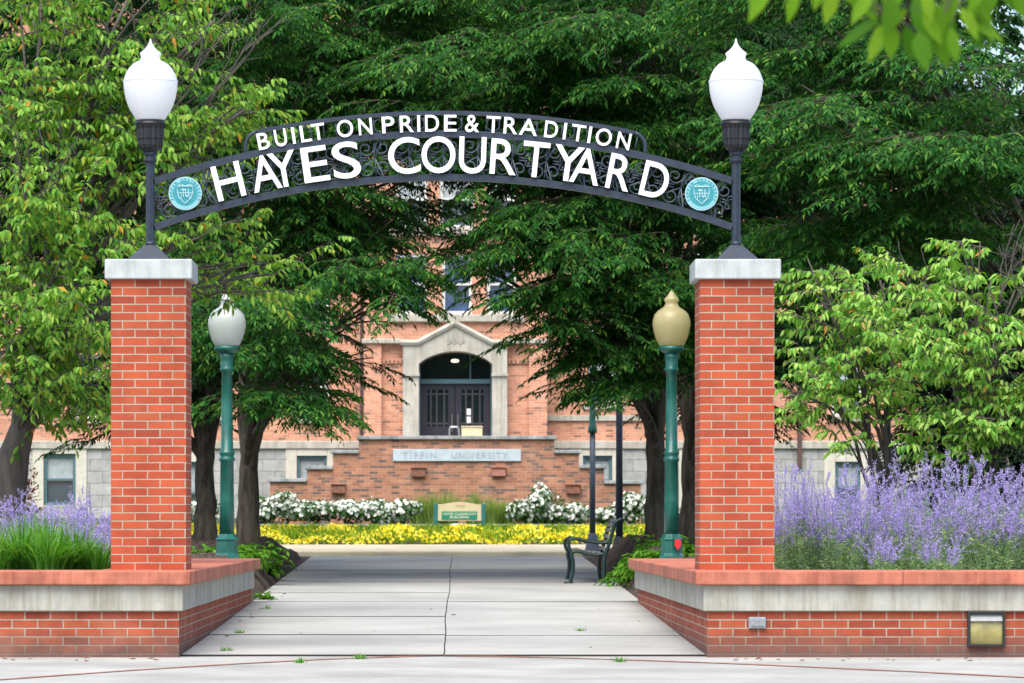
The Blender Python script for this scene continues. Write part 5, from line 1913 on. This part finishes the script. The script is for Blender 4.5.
make_tree('backdrop_tree', 'far dark leafy tree behind the sprays between right lamp and photo edge', 'tree', base, .35, (0, 0, 3.0),
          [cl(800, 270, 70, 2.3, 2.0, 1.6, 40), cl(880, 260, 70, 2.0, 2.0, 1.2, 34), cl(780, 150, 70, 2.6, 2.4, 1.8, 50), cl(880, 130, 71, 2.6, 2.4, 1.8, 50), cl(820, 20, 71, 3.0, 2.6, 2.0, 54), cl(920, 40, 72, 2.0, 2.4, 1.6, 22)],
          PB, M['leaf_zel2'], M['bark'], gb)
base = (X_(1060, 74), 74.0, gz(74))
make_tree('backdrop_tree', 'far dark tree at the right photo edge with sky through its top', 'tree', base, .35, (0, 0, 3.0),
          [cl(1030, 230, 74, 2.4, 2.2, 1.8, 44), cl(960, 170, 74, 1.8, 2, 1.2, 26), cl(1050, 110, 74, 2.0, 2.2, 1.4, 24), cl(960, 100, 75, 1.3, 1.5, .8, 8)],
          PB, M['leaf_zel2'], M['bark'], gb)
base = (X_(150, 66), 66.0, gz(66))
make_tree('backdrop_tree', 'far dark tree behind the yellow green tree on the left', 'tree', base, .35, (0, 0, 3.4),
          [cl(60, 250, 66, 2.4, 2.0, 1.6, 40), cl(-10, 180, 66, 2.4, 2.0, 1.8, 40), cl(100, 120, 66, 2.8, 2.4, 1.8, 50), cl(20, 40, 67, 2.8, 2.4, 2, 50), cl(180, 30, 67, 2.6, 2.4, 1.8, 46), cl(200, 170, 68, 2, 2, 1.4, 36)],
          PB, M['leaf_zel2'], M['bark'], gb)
base = (X_(420, 72), 72.0, gz(72))
# ---- yellow green tree on the left
PL = dict(size=.80, twigs=8, leaves=8, padr=(.2, .2, .12), leafL=.118, leafW=.038, pads=5, droop=.22, spread=1.1, tw=.42, ldroop=.75, jit=.42, style=7, stemr=.0055, dens=.44, shell=.3, tilt=.2, tiltsd=.45, el=.12, elsd=.35, ang=.9, fold=.12, curl=.22)
Yl = 36.5
bx0 = X_(6, Yl)
tp = [(bx0, Yl, SO - .1, .19), (bx0 + .0, Yl, SO + .35, .155), (bx0 + .05, Yl, SO + .75, .145), (bx0 + .08, Yl, 1.75, .14), (bx0 + .16, Yl, 2.0, .12), (bx0 + .30, Yl + .05, 2.25, .10), (bx0 + .40, Yl + .1, 2.5, .085)]
make_tree('cherry_tree', 'yellow green ornamental tree leaning over the left brick pillar', 'tree', (bx0, Yl, SO), .15, (0, 0, 1),
          [cl(20, 340, 35.2, .75, .8, .55, 60), cl(75, 345, 35.4, .5, .6, .38, 32), cl(-20, 260, 35.5, .8, .9, .6, 50), cl(55, 275, 35.2, .7, .8, .5, 56), cl(20, 190, 35.6, .8, .9, .6, 52), cl(100, 205, 36, .7, .8, .5, 40), cl(60, 120, 36, .8, .9, .55, 46), cl(150, 170, 36.4, .65, .7, .45, 30),
           cl(10, 60, 36, .85, .9, .55, 44), cl(110, 60, 36.4, .8, .9, .5, 36), cl(190, 90, 36.6, .65, .7, .45, 26), cl(215, 140, 36.4, .5, .6, .35, 20), cl(245, 110, 36.5, .35, .4, .2, 6), cl(40, 0, 36.5, .9, 1, .5, 36), cl(130, -5, 36.5, .8, .9, .5, 30), cl(215, 20, 36.8, .6, .7, .4, 14), cl(15, 395, 36.2, .6, .6, .3, 20), cl(215, 272, 37.5, .50, .5, .16, 10), cl(222, 291, 38.6, .34, .35, .07, 14), cl(238, 292, 38.5, .36, .4, .08, 5), cl(262, 270, 37.5, .28, .3, .12, 4), cl(100, 385, 36.3, .4, .5, .2, 10), cl(205, 235, 37, .4, .5, .3, 10)],
          PL, M['leaf_left'], M['bark_grey'], None, limb_r=.30, trunkpts=tp, azsd=1.0,
          stems=[(at(205, 105, 36), at(275, 25, 35.8), 5), (at(190, 80, 36), at(205, 5, 35.8), 3), (at(30, 215, 35), at(15, 120, 34.8), 3), (at(30, 215, 35), at(75, 165, 34.8), 2), (at(190, 215, 36.5), at(225, 190, 36.3), 3), (at(150, 262, 36), at(222, 240, 36.2), 2)])
# ---- small fresh green trees on the right
PR = dict(PL, dens=.42, pads=4, size=.62, leafL=.115, leafW=.037, tilt=.35, el=.25, ldroop=.8)
Yr = 37.0
bxr = X_(885, Yr)
tp = [(bxr, Yr, SO - .05, .055), (bxr, Yr, SO + .4, .045), (bxr + .01, Yr, SO + .75, .042), (bxr + .02, Yr, SO + .95, .042)]
gr = 'small fresh green trees in the right planter'
make_tree('young_tree', 'slim fresh green young tree just right of the right brick pillar', 'tree', (bxr, Yr, SO), .055, (0, 0, 1),
          [cl(808, 372, 36.6, .42, .5, .38, 24), cl(850, 350, 36.6, .48, .5, .45, 34), cl(840, 405, 36.8, .40, .5, .22, 14), cl(900, 400, 36.8, .40, .5, .30, 16), cl(895, 330, 36.8, .42, .5, .38, 26), cl(830, 300, 36.8, .35, .45, .35, 16), cl(880, 280, 37, .35, .4, .3, 14), cl(812, 272, 36.8, .18, .2, .30, 6), cl(862, 432, 36.8, .30, .4, .12, 5), cl(790, 395, 36.6, .2, .3, .25, 8)],
          PR, M['leaf_right'], M['bark_grey'], gr, limb_r=.34, trunkpts=tp, azsd=1.0)
Yr = 36.0
bxr = X_(980, Yr)
tp = [(bxr, Yr, SO - .05, .075), (bxr, Yr, SO + .4, .065), (bxr + .01, Yr, SO + .75, .06), (bxr + .02, Yr, SO + 1.0, .055)]
make_tree('young_tree', 'wider fresh green young tree near the right photo edge', 'tree', (bxr, Yr, SO), .06, (0, 0, 1),
          [cl(950, 400, 35.6, .5, .5, .38, 30), cl(1005, 410, 35.6, .5, .5, .38, 30), cl(940, 340, 35.6, .5, .5, .42, 34), cl(1000, 340, 35.6, .55, .6, .45, 36), cl(960, 285, 35.8, .45, .5, .36, 26), cl(1015, 290, 35.8, .45, .5, .4, 22), cl(968, 250, 36, .22, .3, .25, 9), cl(915, 300, 36, .3, .4, .3, 14), cl(985, 440, 35.8, .5, .4, .15, 6), cl(1040, 380, 35.6, .5, .5, .5, 24)],
          PR, M['leaf_right'], M['bark_grey'], gr, limb_r=.34, trunkpts=tp, azsd=1.0,
          stems=[(at(1000, 300, 35.8), at(1008, 225, 35.8), 4), (at(1020, 300, 35.8), at(1022, 235, 35.8), 3), (at(915, 310, 36), at(905, 255, 36), 3)])
# bare upright shoots
# ---- maroon shrub left
ball_shrub('maroon_shrub', 'maroon leaved shrub beside the left tree trunk', 'shrub', (X_(18, 60), 60, gz(60)), (.42, .4, .85), 700, M['leaf_red'], .09, .04)
ball_shrub('green_shrub', 'green bush behind the right green lamp and pillar', 'shrub', (X_(712, 60), 60, gz(60)), (.9, .5, .5), 1500, M['leaf_rose'], .10, .05)

# ---- near branch hanging into the top right corner: tree standing beside the camera
ny = 8.0
nt_t = thing('overhanging_tree', 'near broad leaved branch hanging into the top right corner', 'tree', (4.2, 8.6, 0))
b = MB()
b.tube([(4.2, 8.6, -.1), (4.18, 8.6, .8), (4.1, 8.55, 1.8), (4.0, 8.5, 2.6)], [.22, .17, .15, .13], 14, .04)
tipb = at(835, -22, ny)
pts = bez((4.0, 8.5, 2.6), (2.6, 8.2, 2.75), tipb, 12)
b.tube(pts, [.030 - .0022 * i for i in range(12)], 8)
b.tube(bez((4.0, 8.5, 2.6), (4.3, 8.6, 3.6), (4.8, 8.8, 4.6), 8), [.11 - .012 * i for i in range(8)], 10)
b.build('trunk', M['bark_grey'], nt_t, smooth=True)
LP, LD, LN, LL, LW = [], [], [], [], []
spots = [(800, -8, -.35), (775, -14, -.6), (835, -8, -.2), (872, 0, -.6), (862, -12, .3), (905, -10, -.5), (893, 6, -.15), (915, 4, .15), (930, 8, .35), (945, 8, .1), (960, 16, .55), (880, 28, -.95), (887, 30, -.45), (893, 32, -.1), (905, 34, .25), (918, 40, .2), (935, 38, .4), (950, 36, .2), (935, 28, -.3), (962, 22, .9), (975, 8, .5), (985, -10, .2), (1000, -14, .5), (840, -14, .5), (925, -12, .1), (955, -8, -.2), (970, 20, .3), (980, -4, -.3), (908, 18, -.8), (820, -16, -.1), (1015, -16, .2), (990, -20, -.5), (895, -14, -.2), (945, 22, -.5), (922, 20, .6)]
for px, py, a in spots:
    q = at(px, py - 9, ny + random.uniform(-.06, .06))
    LP.append(q)
    LD.append((math.sin(a) * 1.0, random.uniform(-.2, .15), -math.cos(a) * (1 if abs(a) < .8 else .8)))
    LN.append((random.uniform(-.5, .5), -1.0, random.uniform(.1, .8)))
    LL.append(random.uniform(.075, .112))
    LW.append(random.uniform(.032, .048))
V, Fc = leaf_arrays(np.array(LP), np.array(LD), np.array(LN), np.array(LL), np.array(LW), 7, .08, .15)
n = 700
Pq = np.stack([R.uniform(1.9, 5.6, n), R.uniform(7.6, 9.6, n), R.uniform(2.75, 4.6, n)], 1)
Pq = Pq[(Pq[:, 2] - CH) / Pq[:, 1] > .150]
n = len(Pq)
V2, F2 = leaf_arrays(Pq, R.normal(0, .5, (n, 3)) + np.array([0, 0, -.8]), R.normal(0, .5, (n, 3)) + np.array([0, -1, .5]), R.uniform(.07, .09, n), R.uniform(.03, .04, n), 7, .08, .15)
# petioles joining the leaves to the branch
br = np.array([min(pts[4:], key=lambda p: (p[0] - q[0]) ** 2 + (p[2] - q[2]) ** 2) for q in LP])
V3, F3 = thin_stems(br, np.array(LP), .0022)
link_mesh('crown', tri_mesh('crown', [(V, Fc, 0), (V2, F2, 0), (V3, F3, 1)], [M['leaf_near'], M['bark_grey']]), nt_t)

# ================================================================== SMALL THINGS
wp = [(268, 618, 'tiny weed in the joint close to the end of the left planter', 40), (240, 636, 'weed tuft in the second slab joint beside the left planter', 60), (226, 652, 'weed tuft at the front corner of the left planter', 70), (580, 634, 'small weed in the joint right of the centre crack', 36), (360, 659, 'weed strip in the front seam left of the centre', 60), (300, 663, 'weed strip in the front seam nearer the left planter', 50), (620, 662, 'weed in the front seam right of the centre', 50)]
for px, py, lb, n in wp:
    Y = CH * F / (py - CY)
    for _ in range(4):
        Y = (CH - gz(Y)) * F / (py - CY)
    grass_clump('weed', lb, (X_(px, Y), Y, gz(Y) - .004), n, .055, .06, M['blade'], .007, 'weeds growing in the paving joints', cat='weed', arch_=.9)
lf = MB()
lf.add([(-.03, 0, .002), (0, -.014, .010), (.03, 0, .004), (.0, .015, .012)], [(0, 1, 2), (0, 2, 3)])
lme = lf.mesh('fallen_leaf', M['dry'])
gl_ = 'fallen dry leaves on the paving'
for i in range(64):
    if i < 26:
        X, Y = random.uniform(2.2, 4.5), random.uniform(29.0, 29.96)
    elif i < 42:
        X, Y = random.uniform(-3.6, -2.2), random.uniform(29.0, 29.96)
    elif i < 52:
        X, Y = random.uniform(-2.0, 2.0), random.uniform(31, 40)
    else:
        X, Y = random.uniform(-2.0, -1.85), random.uniform(33, 44)
    o = bpy.data.objects.new('fallen_leaf', lme)
    C.objects.link(o)
    o.location = (X, Y, gz(Y) + .003)
    o.rotation_euler = (0, 0, random.uniform(0, 6.28))
    s = random.uniform(.6, 1.2)
    o.scale = (s, s, s)
    tag(o, 'small dry brown leaf lying on the pale paving', 'leaf', gl_)

# ================================================================== WORLD, SUN, CAMERA
sc_ = bpy.context.scene
wd = bpy.data.worlds.new('World')
sc_.world = wd
wd.use_nodes = True
nt = wd.node_tree
sky = nt.nodes.new('ShaderNodeTexSky')
sky.sky_type = 'NISHITA'
sky.sun_disc = False
EL, AZ = math.radians(60), math.radians(196)   # sun behind the camera, a little to the left
sky.sun_elevation = EL
sky.sun_rotation = AZ
sky.air_density = 1.0
sky.dust_density = 2.5
sky.ozone_density = 1.0
nt.links.new(sky.outputs[0], nt.nodes['Background'].inputs['Color'])
nt.nodes['Background'].inputs['Strength'].default_value = 0.15
sl = bpy.data.lights.new('sun', 'SUN')
sl.energy = 2.7
sl.angle = math.radians(55)
sl.color = (1.0, .95, .87)
so = bpy.data.objects.new('sun', sl)
C.objects.link(so)
sd = Vector((math.sin(AZ) * math.cos(EL), math.cos(AZ) * math.cos(EL), math.sin(EL)))
so.rotation_euler = sd.to_track_quat('Z', 'Y').to_euler()
so.location = (0, 0, 30)

cam = bpy.data.cameras.new('camera')
co = bpy.data.objects.new('camera', cam)
C.objects.link(co)
co.location = (0, 0, CH)
co.rotation_euler = (math.radians(90), 0, 0)
cam.sensor_width = 36
cam.sensor_fit = 'HORIZONTAL'
cam.lens = F / 1024 * 36
cam.shift_x = (512 - CX) / 1024
cam.shift_y = (CY - 341.5) / 1024
cam.clip_start = .1
cam.clip_end = 2000
cam.dof.use_dof = True
cam.dof.focus_distance = 31.5
cam.dof.aperture_fstop = 8.5
sc_.camera = co
sc_.view_settings.view_transform = 'Standard'
sc_.view_settings.look = 'None'
sc_.view_settings.exposure = 0.95
sc_.view_settings.gamma = 1
sc_.cycles.use_denoising = True
sc_.cycles.max_bounces = 8
sc_.cycles.diffuse_bounces = 4
sc_.cycles.glossy_bounces = 3
sc_.cycles.transmission_bounces = 4
